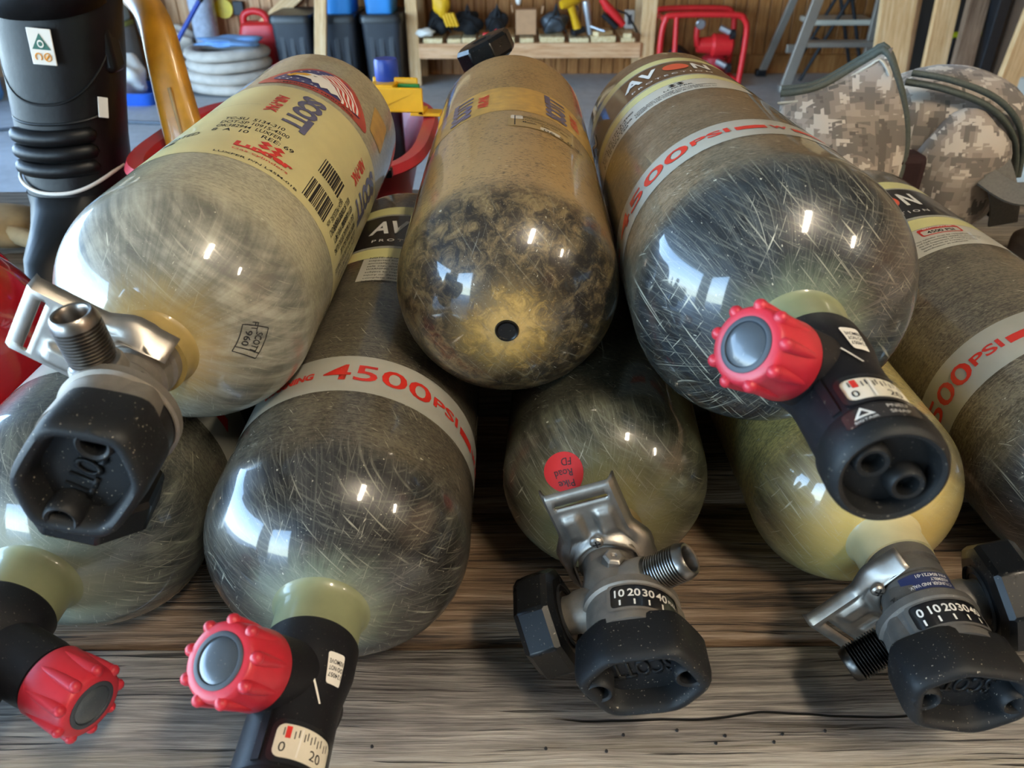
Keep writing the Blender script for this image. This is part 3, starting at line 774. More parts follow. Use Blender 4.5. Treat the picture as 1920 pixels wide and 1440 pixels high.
# --- the four cylinders with a grey pressure band and yellow striped label
def avon_labels(e, sf, a4500, aavon, dark=True, fine=None, fine_a=0, box=False, logo_a=None, white_span=(-180, 180)):
    bnd = band('pressure_band', sf, .1145, .160, M['label_grey'], e)
    R = .088
    text('4500', sf, a4500, .1375, M['red_print'], bnd, w_=radians(51) * R, h_=.0200, bold=.012, lift=.0006)
    text('PSI', sf, a4500 + 35.5, .1375, M['red_print'], bnd, w_=radians(17) * R, h_=.0110, bold=.02, lift=.0006)
    # red bars with the cut-out warning lettering
    for k in (0, 1):
        b0 = a4500 + 46 + 180 * k - (0 if k == 0 else 0)
        decal('warning_bar', [rect(radians(13) * R, .0085)], sf, b0 + 7, .1355, M['red_print'], bnd, .0005)
        text('W', sf, b0 + 19, .1355, M['red_print'], bnd, w_=.012, h_=.0085, bold=.05, lift=.0006)
        decal('warning_bar', [rect(radians(16) * R, .0085)], sf, b0 + 33, .1355, M['red_print'], bnd, .0005)
        decal('warning_bar', [[(-.01, -.00425), (.01, -.00425), (.004, .00425), (-.01, .00425)]], sf, b0 + 52, .1355, M['red_print'], bnd, .0005)
    text('WARNING', sf, a4500 - 44, .1355, M['red_print'], bnd, w_=radians(28) * R, h_=.0085, bold=.05, lift=.0006)
    yl = band('yellow_stripe', sf, .4500, .4720, M['label_yellow'], e)
    bk = band('name_band', sf, .3655, .4460, M['label_black'] if dark else M['label_brown'], e)
    band('edge_line', sf, .4463, .4498, M['label_grey'], e); band('edge_line', sf, .3605, .3652, M['label_grey'], e)
    band('yellow_stripe', sf, .3380, .3600, M['label_yellow'], e)
    wt = band('data_label', sf, .2890, .3375, M['label_white'], e, *white_span)
    for k in range(4):
        a = aavon + 90 * k
        text('AV', sf, a - 15, .4130, M['white_print'], bk, w_=.038, h_=.034, bold=.03, lift=.0006, italic=.1)
        el = [(.0125 * cos(2 * pi * i / 24), .0165 * sin(2 * pi * i / 24)) for i in range(24)]
        decal('logo_disc', [el], sf, a + 8.5, .4130, M['orange_print'], bk, .0006)
        text('N', sf, a + 24, .4130, M['white_print'], bk, w_=.018, h_=.034, bold=.03, lift=.0006, italic=.1)
        text('P R O T E C T I O N', sf, a + 2, .3790, M['white_print'], bk, w_=.078, h_=.0062, lift=.0006, bold=.01)
    if fine: text_lines(fine, sf, fine_a, .3120 if not box else .3045, M['black_print'], wt, .062, .0062 if not box else .0046)
    if box:
        fr = poly_bm(ring(rect(.040, .0155, .003), rect(.036, .0095, .002, 0, -.0015))); wrap(fr, sf, fine_a, .3275, .0005); finish(fr, 'pressure_box', M['red_print'], wt)
        text('4500 PSI', sf, fine_a, .3260, M['black_print'], wt, w_=.026, h_=.0060, bold=.02)
        text('BREATHING AIR', sf, fine_a, .3334, M['white_print'], wt, w_=.028, h_=.0026, lift=.0009)
    if logo_a is not None:
        decal('maker_mark', [[(dx, dy - .0032), (dx + .0034, dy), (dx, dy + .0032), (dx - .0034, dy)] for dx in (-.0036, .0036) for dy in (-.003, .003)], sf, logo_a, .327, M['black_print'], wt, .0005)
        text('LUXFER', sf, logo_a, .3165, M['black_print'], wt, w_=.026, h_=.0042, bold=.01)
        text_lines(['LUXFER AND THE LUXFER LOGO ARE REGISTERED', 'TRADEMARKS OF LUXFER GAS CYLINDERS', 'REPAIRS TO THIS CYLINDER MUST BE MADE BY'], sf, logo_a - 4, .302, M['black_print'], wt, .075, .0052)
    return wt

NOTE = ['NOTE: All cylinders must be', 'inspected for internal damage', 'annually, installed in a', 'safe cap, and must be refilled', 'WARNING: Cylinder may be', 'subject to rupture and burst', 'injury or death. Read the', 'complete details on this', 'label before use.']
e, sf = make_cylinder('dark scratched cylinder at the near left corner with a red knob facing down right', FIT['A'], M['carbon_A'])
avon_labels(e, sf, 150, 40); collar_part(e, M['olive'], .0258, .024)
valve_red(e, 96, 160, reach=.084, fwd=.45)
e, sf = make_cylinder('dark grey bottom row cylinder with 4500 band and red knob below it', FIT['B'], M['carbon_B'])
avon_labels(e, sf, 16.5, 12, fine=NOTE, fine_a=12, white_span=(-12, 170)); collar_part(e, M['olive'], .0258, .024)
valve_red(e, -20, 41, reach=.076, fwd=.52)
e, sf = make_cylinder('dark cylinder at the right edge with red 4500 PSI box on its label', FIT['E'], M['carbon_E'])
avon_labels(e, sf, -83, -26, fine=['This cylinder must be requalified', 'and hydrostatically tested in accordance', 'the US Department of Transportation or', 'Special Permit or Transport Canada', 'specification as indicated.'], fine_a=-8, box=True)
collar_part(e, M['olive'], .0258, .024); valve_red(e, 125, -90)
e, sf = make_cylinder('big dark cylinder on top at right with brown name band and red knob', FIT['H'], M['carbon_H'])
avon_labels(e, sf, -58, -17, dark=False, logo_a=-17, white_span=(-200, 22))
wt = [c for c in e.children if c.name.startswith('data_label')][0]
text_lines(['DOT-SP 10915-4500', 'TC-SU 5134-310', 'OK 420910 LUXFER', '8 ^ 10 REE 120'], sf, -62, .3105, M['black_print'], wt, .052, .0078, bold=.015)
collar_part(e, M['olive'], .0252, .024)
valve_red(e, -57, 6, logo=True, reach=.072, fwd=.48)

# --- small olive cylinder in the middle of the bottom row
e, sf = make_cylinder('small olive cylinder in the bottom row with a round red sticker on its dome', FIT['C'], M['glass_C'])
collar_part(e, M['pole_yellow'], .0215, .006, .004, .005)
st = decal('round_sticker', [[(.0145 * cos(2 * pi * i / 40), .0145 * sin(2 * pi * i / 40)) for i in range(40)]], sf, -38, .0137, M['sticker_red'], e, .0004)
st['label'] = 'round red sticker with handwriting'
text_lines(['Pike', 'Road', 'FD'], sf, -38, .0137, M['black_print'], st, .013, .0075, rot=165, lift=.0008, name='handwriting', bold=.0)
vb, off = valve_steel(e, 47, -115, 14, -22, 70, (.016, -.001), gauge_txt=['10', '20', '30', '40', 'FULL'], gauge_span=92, plug_a=3, s0=.002)
sl = Surf([(-.2, .0190), (0, .0190)])
text('L9', sl, 58, -.050, M['navy_print'], vb, h_=.007, rot=25, lift=.0035)

# --- yellow cylinder under the big dark one
e, sf = make_cylinder('yellowed cylinder in the bottom row under the big top right cylinder', FIT['D'], M['glass_D'])
collar_part(e, M['bone'], .0235, .021, .008, .008)
vb, off = valve_steel(e, -127, 72, -2, -140, 96, (-.004, -.002), body='cast_grey', thread='thread_dark', gauge_txt=['0', '10', '20', '30', '40'], gauge_span=88, wing=True, wheel_s=.058, neck_r=.0215, outlet_s=.066, s0=.014)
sl = Surf([(-.2, .0225), (0, .0225)])
MB().lathe(axial([(.046, .018), (.0465, .0222), (.0645, .0222), (.066, .020)]), 56).build('label_barrel', M['cast_grey'], vb, smooth=40)
lb = decal('maker_label', [rect(.032, .0125)], sl, -8, -.055, M['navy_print'], vb, .0004, rot=0)
text_lines(['CYLINDER AND VALVE', 'ASSEMBLY', 'P/N 804721-01'], sl, -8, -.055, M['white_print'], vb, .026, .0036, rot=180, lift=.0008)
text('A3C03', Surf([(-.2, .0250), (0, .0250)]), -60, -.066, M['black_print'], vb, w_=.014, h_=.0036, rot=-70, lift=.0020)

# --- pale cylinder on top at left
e, sf = make_cylinder('pale beige cylinder on top at left with a cream label and eagle badge', FIT['F'], M['glass_F'])
R = .0815
collar_part(e, M['pole_yellow'], .0235, .010, .005, .006)
lb = band('paper_label', sf, .120, .252, M['label_cream'], e, -75, 160)
lb2 = band('paper_label', sf, .2525, .318, M['label_cream'], e, -120, 178)
band('paper_label', sf, .200, .2525, M['label_cream'], e, 6, 178)
def scott(sf, ang, t, rot, par, mat='blue_print', gap=16, L_=.088):
    text('SCOTT', sf, ang, t, M[mat], par, w_=L_, h_=.0215, rot=rot, bold=.06, lift=.0006)
    text('AIR-PAK', sf, ang + (-gap if rot < 0 else gap), t, M['red_print'], par, w_=L_ * .58, h_=.0100, rot=rot, bold=.03, lift=.0006)
scott(sf, 29.5, .262, -90, lb2)
scott(sf, 90, .262, -90, lb2)
scott(sf, 150, .262, -90, lb2)
scott(sf, -62, .285, -90, lb2)
text_lines(['TC-SU  5134-310', 'DOT-SP 10915-4500', 'OK382944  LUXFER', ' 8  A  10    REE: 69'], sf, 17, .192, M['black_print'], lb, .060, .0102, bold=.012)
text_lines(['TESTED', '  5'], sf, -18, .163, M['black_print'], lb, .026, .0125)
text('Luxfer', sf, 28, .1495, M['red_print'], lb, w_=.042, h_=.0100, bold=.05, lift=.0006)
text('Gas cylinders', sf, 28, .1385, M['red_print'], lb, w_=.040, h_=.0052, lift=.0006)
decal('maker_mark', [[(dx, dy - .0042), (dx + .0045, dy), (dx, dy + .0042), (dx - .0045, dy)] for dx in (-.0048, .0048) for dy in (-.0036, .0036)], sf, 29, .162, M['red_print'], lb, .0005)
text('LUXFER P/N L45M-01B', sf, 29, .1275, M['black_print'], lb, w_=.060, h_=.0034, bold=.01)
for (bt, bh) in ((.1490, .036), (.1960, .029)):
    bars = []; xx = -.012
    while xx < .012:
        bw = random.choice((.0007, .0012, .0018)); bars.append(rect(bh, bw, 0, 0, xx)); xx += bw + random.choice((.0005, .0008))
    decal('barcode', bars, sf, 61, bt, M['black_print'], lb, .0005, rot=90)
text('065284', sf, 73, .141, M['black_print'], lb, w_=.010, h_=.003, rot=-90); text('MFG', sf, 72, .186, M['black_print'], lb, w_=.006, h_=.003, rot=-90)
text_lines(['DO NOT OVERFILL CYLINDER', 'DO NOT ALTER OR REMOVE LABEL', 'USE ONLY WITH APPROVED APPARATUS', 'INSPECT BEFORE EACH USE', 'READ THE MANUAL BEFORE FILLING', 'KEEP VALVE CLOSED WHEN EMPTY', 'REFILL BY TRAINED PERSONS ONLY'], sf, 92, .168, M['black_print'], lb, .080, .0068, rot=-90)
text_lines(['WARNING', 'CONTENTS UNDER', 'HIGH PRESSURE'], sf, 78, .168, M['black_print'], lb, .045, .006, rot=-90)
# stamp on the dome
fr = poly_bm([rect(.020, .0006, 0, 0, .008), rect(.020, .0006, 0, 0, -.008), rect(.0006, .016, 0, -.010, 0), rect(.0006, .016, 0, .010, 0), rect(.0006, .016, 0, -.006, 0)])
rot_bm(fr, 150); wrap(fr, sf, 92, .0150, .0003); finish(fr, 'stamp', M['black_print'], e)
text_lines(['SCOTT', ' 960'], sf, 92, .0150, M['black_print'], e, .013, .0065, rot=-30, name='stamp', lift=.0004); text('FT', sf, 83, .0175, M['black_print'], e, h_=.004, rot=-30, name='stamp')
# eagle badge : rounded triangle, wide base towards the label
def bez(pts): return chaikin(pts, 3)
tri = bez([(-.054, -.010), (-.046, -.028), (.052, -.026), (.058, -.014), (.020, .040), (-.004, .044)])
tri = bez([(-.058, -.022), (-.050, -.034), (.050, -.034), (.058, -.022), (.026, .034), (.0, .044), (-.026, .034)])
def scl(p, s, dx=0, dy=0): return [(x_ * s + dx, y_ * s + dy) for x_, y_ in p]
BA, BT = 26, .362
bd = decal('eagle_badge', [tri], sf, BA, BT, plain('badge_red', '#b3463c', .4, var=.1, coat=.4, dust=.5), e, .0004)
inner = scl(tri, .78, 0, .004)
decal('badge_field', [inner], sf, BA, BT, plain('badge_blue', '#3a3c74', .4, var=.12, coat=.4, dust=.4), bd, .0007)
mw = M['white_print']
# wavy stripes along the right edge
def edge_pt(f, off_):
    a_, b_, c_ = Vector((.003, .0365)), Vector((.030, .028)), Vector((.0435, -.0165))
    p = a_ * (1 - f) ** 2 + b_ * 2 * f * (1 - f) + c_ * f * f
    return p.x - off_ * (.55 + .35 * f) + .0010 * sin(f * 16 + off_ * 300), p.y - off_ * (.85 - .45 * f) + .0008 * sin(f * 14)
def strip(o0, o1):
    fs_ = [k / 20 for k in range(21)]
    return [[edge_pt(a, o0), edge_pt(b, o0), edge_pt(b, o1), edge_pt(a, o1)] for a, b in zip(fs_, fs_[1:])]
decal('badge_stripes', strip(.0005, .0245), sf, BA, BT, M['red_print'], bd, .0009)
for k in range(5): decal('badge_stripes', strip(.0030 + .0046 * k, .0052 + .0046 * k), sf, BA, BT, mw, bd, .0011)
eagle = [(-.030, -.004), (-.024, .007), (-.016, .014), (-.007, .015), (.002, .010), (.009, .002), (.015, -.009), (.021, -.0205), (.015, -.015), (.010, -.020), (.005, -.013), (.0, -.019), (-.004, -.010), (-.009, -.013), (-.012, -.005), (-.018, -.004), (-.024, -.003)]
decal('eagle_head', [eagle], sf, BA, BT, mw, bd, .0013)
decal('eagle_beak', [[(-.034, -.005), (-.029, .005), (-.020, .010), (-.014, .009), (-.017, .002), (-.025, .0), (-.030, -.008)]], sf, BA, BT, plain('beak', '#d9a02c', .5), bd, .0015)
decal('eagle_eye', [[(-.013, .0075), (-.0085, .0085), (-.0105, .0055)]], sf, BA, BT, M['black_print'], bd, .0015)
stars = []
for (sx, sy) in ((-.035, -.012), (-.030, -.019), (-.037, -.019), (-.022, -.013), (-.016, -.019), (-.008, -.0195), (-.025, .014), (-.019, .021), (-.012, .026), (-.033, .001), (-.004, -.0215), (-.028, -.0135)):
    stars.append([(sx + (.0019 if i % 2 == 0 else .0008) * sin(i * pi / 5), sy + (.0019 if i % 2 == 0 else .0008) * cos(i * pi / 5)) for i in range(10)])
decal('badge_stars', stars, sf, BA, BT, mw, bd, .0012)
text('AMERICAN HERITAGE', sf, BA, BT - .0290, M['black_print'], bd, w_=.074, h_=.0042, bold=.01, lift=.0008)
decal('warning_sticker', [rect(.026, .060, .003)], sf, 72, .386, plain('sticker_amber', '#b8904c', .45, var=.25, scale=60, coat=.3), e, .0004, rot=8)
vb, off = valve_steel(e, -3, 203, 88, -55, 33, (.015, .003), gauge_txt=None, gauge_span=60, outlet_s=.055, wheel_s=.070, outlet_fwd=.12)
sl = Surf([(-.2, .0262), (0, .0262)])
pl = decal('stamp_plate', [rect(.020, .022)], sl, 50, -.062, M['cast'], vb, .0020)
text_lines(['A3C010', 'REG', '09 23'], sl, 50, -.062, M['black_print'], vb, .015, .0055, rot=155, lift=.0026)

# --- amber cylinder lying the other way round
e, sf = make_cylinder('amber brown cylinder on top in the middle turned with its bottom towards the viewer', FIT['G'], M['glass_G'])
R = .0804
MB().lathe([(.004, .0082), (.0002, .0081), (-.0012, .0075), (-.0010, .0066), (-.0003, .0058), (-.0002, .0010)], 40).build('end_plug', M['wheel'], e)
lb = band('paper_label', sf, .226, .302, M['label_amber'], e)
for a in (-32, 30, 120, -120): scott(sf, a, .264, 90, lb, gap=15, L_=.066)
pt = decal('test_sticker', [rect(.058, .030, .003)], sf, 20, .196, plain('clear_sticker', '#a58a58', .35, var=.12, scale=40, coat=.6), e, .0005)
decal('sticker_frame', [rect(.0008, .026, 0, -.0235, 0), rect(.050, .0008, 0, .002, .0125)], sf, 20, .196, M['black_print'], pt, .0008)
decal('sticker_tear', [rect(.010, .010, .002, -.022, .009), rect(.018, .007, .002, .006, -.010)], sf, 20, .196, M['silver_print'], pt, .0007)
text_lines(['Inspection passed', 'Hydrostatic test date', 'Month   Year'], sf, 22, .199, M['black_print'], pt, .040, .0058, lift=.0008)
text('06 5 0 46', sf, 34, .184, M['black_print'], pt, w_=.040, h_=.005, lift=.0008)
# its valve points away from the viewer
back = bpy.data.objects.new('valve_mount', None); COL.objects.link(back); back.parent = e
L_ = FIT['G'][6]
tmp = empty('valve_tmp', None, None)
collar_part(tmp, M['pole_yellow'], .0235, .010, .005, .006)
valve_steel(tmp, 205, 25, 60, 120, 33, (.0, .0), wheel=True, wheel_s=.060, emboss=False, wheel_ext=.026)
bpy.data.objects.remove(back)
Mb = Matrix.Translation((0, L_, 0)) @ Matrix.Rotation(pi, 4, 'Z')
for ch in list(tmp.children):
    ch.parent = e; ch.matrix_local = Mb
bpy.data.objects.remove(tmp)

# ------------------------------------------------------------------ things on the workbench behind the cylinders
M['boot_leather'] = plain('boot_leather', '#090809', .45, var=.3, scale=30, bump=.35, spec=.3)
M['boot_rubber'] = plain('boot_rubber', '#0a0b0c', .5, spec=.3, var=.15, scale=30)
M['piping_white'] = plain('piping_white', '#d5d2cc', .5, var=.04)
M['tag_white'] = plain('tag_white', '#d8d3ca', .7, var=.04)
M['tag_green'] = plain('tag_green', '#1f5a4a', .6, var=.05)
M['tag_orange'] = plain('tag_orange', '#e09a3c', .6, var=.05)
M['red_gloss'] = plain('red_gloss', '#a80f1c', .22, var=.12, scale=8, coat=.8)
M['red_plastic'] = plain('red_plastic', '#b22632', .45, var=.2, scale=9, coat=.1)
M['yellow_plastic'] = plain('yellow_plastic', '#e2a80f', .4, var=.06)
M['amber_handle'] = plain('amber_handle', '#b5801f', .35, var=.3, scale=24, coat=.3)
M['khaki'] = plain('khaki', '#9b8560', .85, var=.2, scale=30, bump=.3)
M['green_plastic'] = plain('green_plastic', '#2f8a3c', .4)
M['blue_cap'] = plain('blue_cap', '#1e3f9e', .4, var=.06)
M['bottle_dark'] = plain('bottle_dark', '#14262c', .15, var=.2, coat=.5)
M['webbing'] = plain('webbing', '#6f6d68', .85, var=.15, scale=300, bump=.4)
M['zipper'] = plain('zipper', '#4a5049', .6, var=.2, scale=300, bump=.3)

# boot : stands behind the pale cylinder at the left
boot = empty('work_boot', 'tall black leather boot with white piping and green triangle tag', 'boot', (-.612, 1.075, 0)); boot.scale = (.87, .87, 1)
def oval(z, cx, cy, rx, rf, rb, n=36, e_=2.3):
    p = []
    for i in range(n):
        a = 2 * pi * i / n; c, s_ = cos(a), sin(a)
        x_ = rx * math.copysign(abs(c) ** (2 / e_), c); ry = rf if s_ < 0 else rb
        p.append((cx + x_, cy + ry * math.copysign(abs(s_) ** (2 / e_), s_), z))
    return p
foot = MB().loft([oval(0, 0, 0, .050, .185, .100), oval(.004, 0, 0, .056, .198, .106), oval(.022, 0, 0, .056, .200, .106), oval(.026, 0, 0, .052, .195, .102), oval(.055, 0, 0, .054, .175, .100), oval(.078, 0, 0, .060, .120, .097), oval(.098, 0, .005, .069, .085, .090), oval(.112, .001, .006, .075, .076, .085)])
foot.build('foot', M['boot_rubber'], boot, smooth=60)
sh = MB().loft([oval(.106, .001, .006, .0745, .075, .084), oval(.13, .004, .008, .076, .073, .084), oval(.17, .008, .012, .077, .070, .086), oval(.22, .017, .016, .079, .072, .086), oval(.27, .027, .020, .083, .074, .086), oval(.33, .038, .022, .086, .074, .086), oval(.39, .048, .024, .088, .075, .086), oval(.43, .054, .024, .090, .076, .086), oval(.43, .054, .024, .082, .069, .079), oval(.38, .046, .024, .080, .067, .077)])
sh.build('shaft', M['boot_leather'], boot, smooth=60)
pp = []
for i in range(37):
    a = pi + pi * i / 36
    zz = .118 + .020 * abs(cos(a)) ** 2.0 - .012 * max(0, sin(a + .0))
    c, s_ = cos(a), sin(a)
    pp.append((.002 + .0775 * math.copysign(abs(c) ** (2 / 2.3), c), .007 + .0775 * math.copysign(abs(s_) ** (2 / 2.3), s_), zz))
MB().tube(pp, .0026, 8).build('piping', M['piping_white'], boot)
def shaft_x(z): return .004 + (z - .13) / .30 * .050
for i, (zz, hw) in enumerate(((.146, .046), (.167, .050), (.188, .052))):
    rib = []
    for j in range(17):
        a = pi + pi * (.20 + .60 * j / 16)
        c, s_ = cos(a), sin(a)
        rib.append((shaft_x(zz) - .004 + .074 * math.copysign(abs(c) ** (2 / 2.3), c), .010 + .0700 * math.copysign(abs(s_) ** (2 / 2.3), s_), zz + .003 * abs(c)))
    MB().tube(rib, .010, 12, rs=[.004] + [.0105] * 15 + [.004]).build('shin_pad', M['boot_leather'], boot, smooth=70)
def seam(z0, dip, r=.0016, span=.78, yo=.0):
    p = []
    for j in range(25):
        f = j / 24; a = pi + pi * (.5 - span / 2 + span * f)
        c, s_ = cos(a), sin(a); zz = z0 - dip * (1 - (2 * f - 1) ** 2)
        kx = .079 + (zz - .2) * .045; ky = .0735
        p.append((shaft_x(zz) + kx * math.copysign(abs(c) ** (2 / 2.3), c), .012 + (zz - .13) * .05 + ky * math.copysign(abs(s_) ** (2 / 2.3), s_), zz))
    MB().tube(p, r, 6).build('seam', M['boot_rubber'], boot)
seam(.285, .055); seam(.283, .052, .0012); seam(.385, .050, .0022); seam(.38, .050, .0018); seam(.212, .006, .002, .6)
# collar flap over the top, side loop and tags
fl = []
for zz, k in ((.345, 1.0), (.365, 1.045), (.40, 1.05), (.425, 1.05)):
    row = []
    for j in range(25):
        f = j / 24; a = pi + pi * (.1 + .8 * f); c, s_ = cos(a), sin(a)
        z_ = zz - (.016 * (1 - (2 * f - 1) ** 2) if zz < .36 else 0)
        row.append((shaft_x(z_) + .0865 * k * math.copysign(abs(c) ** (2 / 2.3), c), .022 + .0745 * k * math.copysign(abs(s_) ** (2 / 2.3), s_), z_))
    fl.append(row)
fo = MB().loft(fl, closed=False).build('tongue_flap', M['boot_leather'], boot, smooth=70); so = fo.modifiers.new('s', 'SOLIDIFY'); so.thickness = .004; so.offset = 1
MB().box(.088, .1165, -.012, .028, .26, .42).build('side_loop', M['boot_leather'], boot, bevel=.008, seg=3)
def tagm(x0, z0, w_, h_, yy, rx=0.0, rz=0.0):
    return Matrix.Translation((x0, yy, z0)) @ Matrix.Rotation(rz, 4, 'Z') @ Matrix.Rotation(rx, 4, 'X')
tm = tagm(.044, .300, 0, 0, -.0610, -.05, .05) @ Matrix.Rotation(radians(5), 4, 'Y')
tg = MB().box(-.0165, .0165, -.001, .001, -.021, .021, tm).build('safety_tag', M['tag_white'], boot, bevel=.001)
MB().add([(-.0125, -.0016, -.003), (.0125, -.0016, -.003), (0, -.0016, .0155)], [(0, 1, 2)], tm).build('tag_triangle', M['tag_green'], tg, smooth=0, fix=False)
MB().lathe([(0, .0045), (.0006, .0045)], 24, tm @ Matrix.Translation((0, -.0024, .0035))).build('tag_mark', M['tag_white'], tg)
MB().lathe([(0, .0026), (.0006, .0026)], 24, tm @ Matrix.Translation((0, -.0028, .0035))).build('tag_mark', M['tag_green'], tg)
MB().tube([(-.0062 + .0042 * sin(a), -.0018, -.0118 - .0042 * -cos(a)) for a in [-2.4 + 4.8 * i / 14 for i in range(15)]], .0008, 6, tm).build('tag_mark', M['tag_orange'], tg)
MB().tube([(.0062 + .0045 * sin(a), -.0018, -.0115 + .0045 * cos(a)) for a in [2 * pi * i / 18 for i in range(19)]], .0007, 6, tm).tube([(.0042, -.0018, -.0135), (.0080, -.0018, -.0095)], .0012, 6, tm).build('tag_mark', M['tag_orange'], tg)
MB().box(-.017, .017, -.001, .001, -.014, .014, tagm(.052, .385, 0, 0, -.060)).build('tag', M['tag_white'], boot, bevel=.001)
MB().box(-.007, .007, -.001, .001, -.013, .013, tagm(.091, .222, 0, 0, -.030, 0, .7) @ Matrix.Rotation(radians(14), 4, 'Y')).build('size_tag', M['tag_white'], boot, bevel=.0008)

# red helmet at the left edge
hel = empty('red_helmet', 'glossy red helmet at the left edge behind the near left cylinder', 'helmet', (-.585, .655, 0))
q = MB(); rings = []
for i in range(15):
    a = pi / 2 * i / 14
    rings.append(oval(.035 + .150 * sin(a) ** .9, 0, 0, max(.118 * cos(a) ** .85, .0005), max(.150 * cos(a) ** .85, .0005), max(.150 * cos(a) ** .85, .0005), 48, 2.1))
q.loft(rings, cap0=False); q.build('dome', M['red_gloss'], hel, smooth=60)
MB().loft([oval(.036, 0, 0, .117, .149, .149, 48, 2.1), oval(.030, 0, 0, .136, .172, .180, 48, 2.1), oval(.022, 0, 0, .140, .178, .188, 48, 2.1), oval(.016, 0, 0, .138, .176, .186, 48, 2.1), oval(.022, 0, 0, .112, .145, .145, 48, 2.1)], cap0=False, cap1=False).build('brim', M['red_gloss'], hel, smooth=50)
for ry in (-.05, 0, .05):
    p = [(ry * (1 - .25 * abs(f)), -.145 * f, .036 + .153 * max(1 - (abs(f) * .98) ** 2.2 - (ry / .118) ** 2 * .42, 0) ** .5) for f in [-.95 + 1.9 * i / 24 for i in range(25)]]
    MB().tube(p, .0055, 8).build('ridge', M['red_gloss'], hel, smooth=60)
MB().loft([oval(0, 0, 0, .108, .14, .14, 32, 2.1), oval(.03, 0, 0, .112, .144, .144, 32, 2.1)]).build('lining', M['boot_rubber'], hel)

# crumpled khaki glove beside the boot
gl = empty('khaki_glove', 'crumpled khaki work glove lying left of the boot', 'glove', (-.80, 1.13, 0))
def blob(mb, c, r, sc, seed, amp=.15, M_=None, nu=28, nv=16):
    rr = random.Random(seed); ph = [(rr.uniform(0, 6), rr.uniform(2, 5), rr.uniform(0, 6), rr.uniform(2, 5)) for _ in range(4)]
    k0 = len(mb.v); mb.sphere((0, 0, 0), 1, None, nu, nv)
    for i in range(k0, len(mb.v)):
        v_ = Vector(mb.v[i]); d = 1 + amp * sum(sin(v_.x * a + p) * cos(v_.y * b + q_ + v_.z * a) for p, a, q_, b in ph) / 2
        w_ = Vector((v_.x * d * r * sc[0] + c[0], v_.y * d * r * sc[1] + c[1], v_.z * d * r * sc[2] + c[2]))
        mb.v[i] = tuple(M_ @ w_ if M_ is not None else w_)
    return mb
blob(MB(), (0, 0, .030), .075, (1.15, .8, .40), 3, .16).build('palm', M['khaki'], gl, smooth=70)
for i, (dx, dy, ln, an) in enumerate(((.05, -.03, .07, -.3), (.06, -.005, .08, 0), (.058, .02, .075, .2), (-.02, -.05, .055, -1.3))):
    p = [(dx + ln * f * cos(an), dy + ln * f * sin(an), .030 - .012 * f) for f in (0, .33, .66, .9, 1)]
    MB().tube(p, .013, 10, rs=[.014, .0145, .0135, .011, .004]).build('finger', M['khaki'], gl, smooth=70)
blob(MB(), (-.085, .01, .032), .05, (1.0, 1.0, .55), 9, .12).build('cuff', M['khaki'], gl, smooth=70)

# red tub with an axe standing in it
tub = empty('plastic_tub', 'scuffed red plastic tub standing behind the pale beige cylinder', 'tub', (-.318, 1.165, 0))
def rr_ring(z, hx, hy, e_=3.4, n=56):
    return [(hx * math.copysign(abs(cos(2 * pi * i / n)) ** (2 / e_), cos(2 * pi * i / n)), hy * math.copysign(abs(sin(2 * pi * i / n)) ** (2 / e_), sin(2 * pi * i / n)), z) for i in range(n)]
MB().loft([rr_ring(.0, .140, .160), rr_ring(.004, .148, .168), rr_ring(.10, .172, .196), rr_ring(.150, .186, .212), rr_ring(.158, .200, .226), rr_ring(.150, .205, .231), rr_ring(.153, .207, .233), rr_ring(.163, .202, .228), rr_ring(.160, .184, .210), rr_ring(.10, .167, .191), rr_ring(.012, .142, .162), rr_ring(.010, .02, .02)]).build('body', M['red_plastic'], tub, smooth=50)
cl = MB().tube([(-.016 + .075, -.148, .02 + .02 * i) for i in range(6)], .006, 8).box(.045, .075, -.160, -.136, .100, .112)
axe = empty('axe', 'axe with worn amber handle leaning in the red tub', 'axe', (-.442, 1.12, .013))
hp = [(-.005, -.03, .06), (-.017, -.01, .13), (-.026, .005, .19), (-.036, .025, .25), (-.043, .042, .285), (-.052, .056, .303), (-.072, .080, .320), (-.10, .100, .334), (-.135, .115, .345)]
q = MB(); pv = [Vector(p) for p in hp]; rg = []
for i, p in enumerate(pv):
    d = (pv[min(i + 1, len(pv) - 1)] - pv[max(i - 1, 0)]).normalized(); u_ = d.cross(Vector((0, 1, 0))).normalized(); v_ = u_.cross(d)
    wu = (.031, .030, .0275, .0255, .0235, .0225, .021, .020, .017)[i]; wv = .017
    rg.append([p + u_ * wu * math.copysign(abs(cos(a)) ** .8, cos(a)) * (1) + v_ * wv * math.copysign(abs(sin(a)) ** .8, sin(a)) for a in [2 * pi * k / 24 for k in range(24)]])
q.loft(rg).build('handle', M['amber_handle'], axe, smooth=50, subsurf=1)
MB().tube([tuple(pv[1] + (pv[2] - pv[1]) * f + Vector((.004, -.0175, 0))) for f in (.2, .6, 1.0, 1.5)], .0022, 8).build('grip_groove', M['khaki'], axe)
MB().loft([[tuple(pv[0] + (pv[1] - pv[0]) * f + Vector((r_ * 1.25 * cos(a), r_ * sin(a), 0))) for a in [2 * pi * k / 24 for k in range(24)]] for f, r_ in ((.25, .030), (.28, .036), (.75, .036), (.8, .030))]).build('collar', M['black_rubber'], axe)
MB().box(-.012, .09, -.045, .005, .0, .07).box(.085, .155, -.035, -.005, .0, .085).build('head', plain('axe_red', '#5b2a22', .4, var=.2), axe, bevel=.008, seg=3)
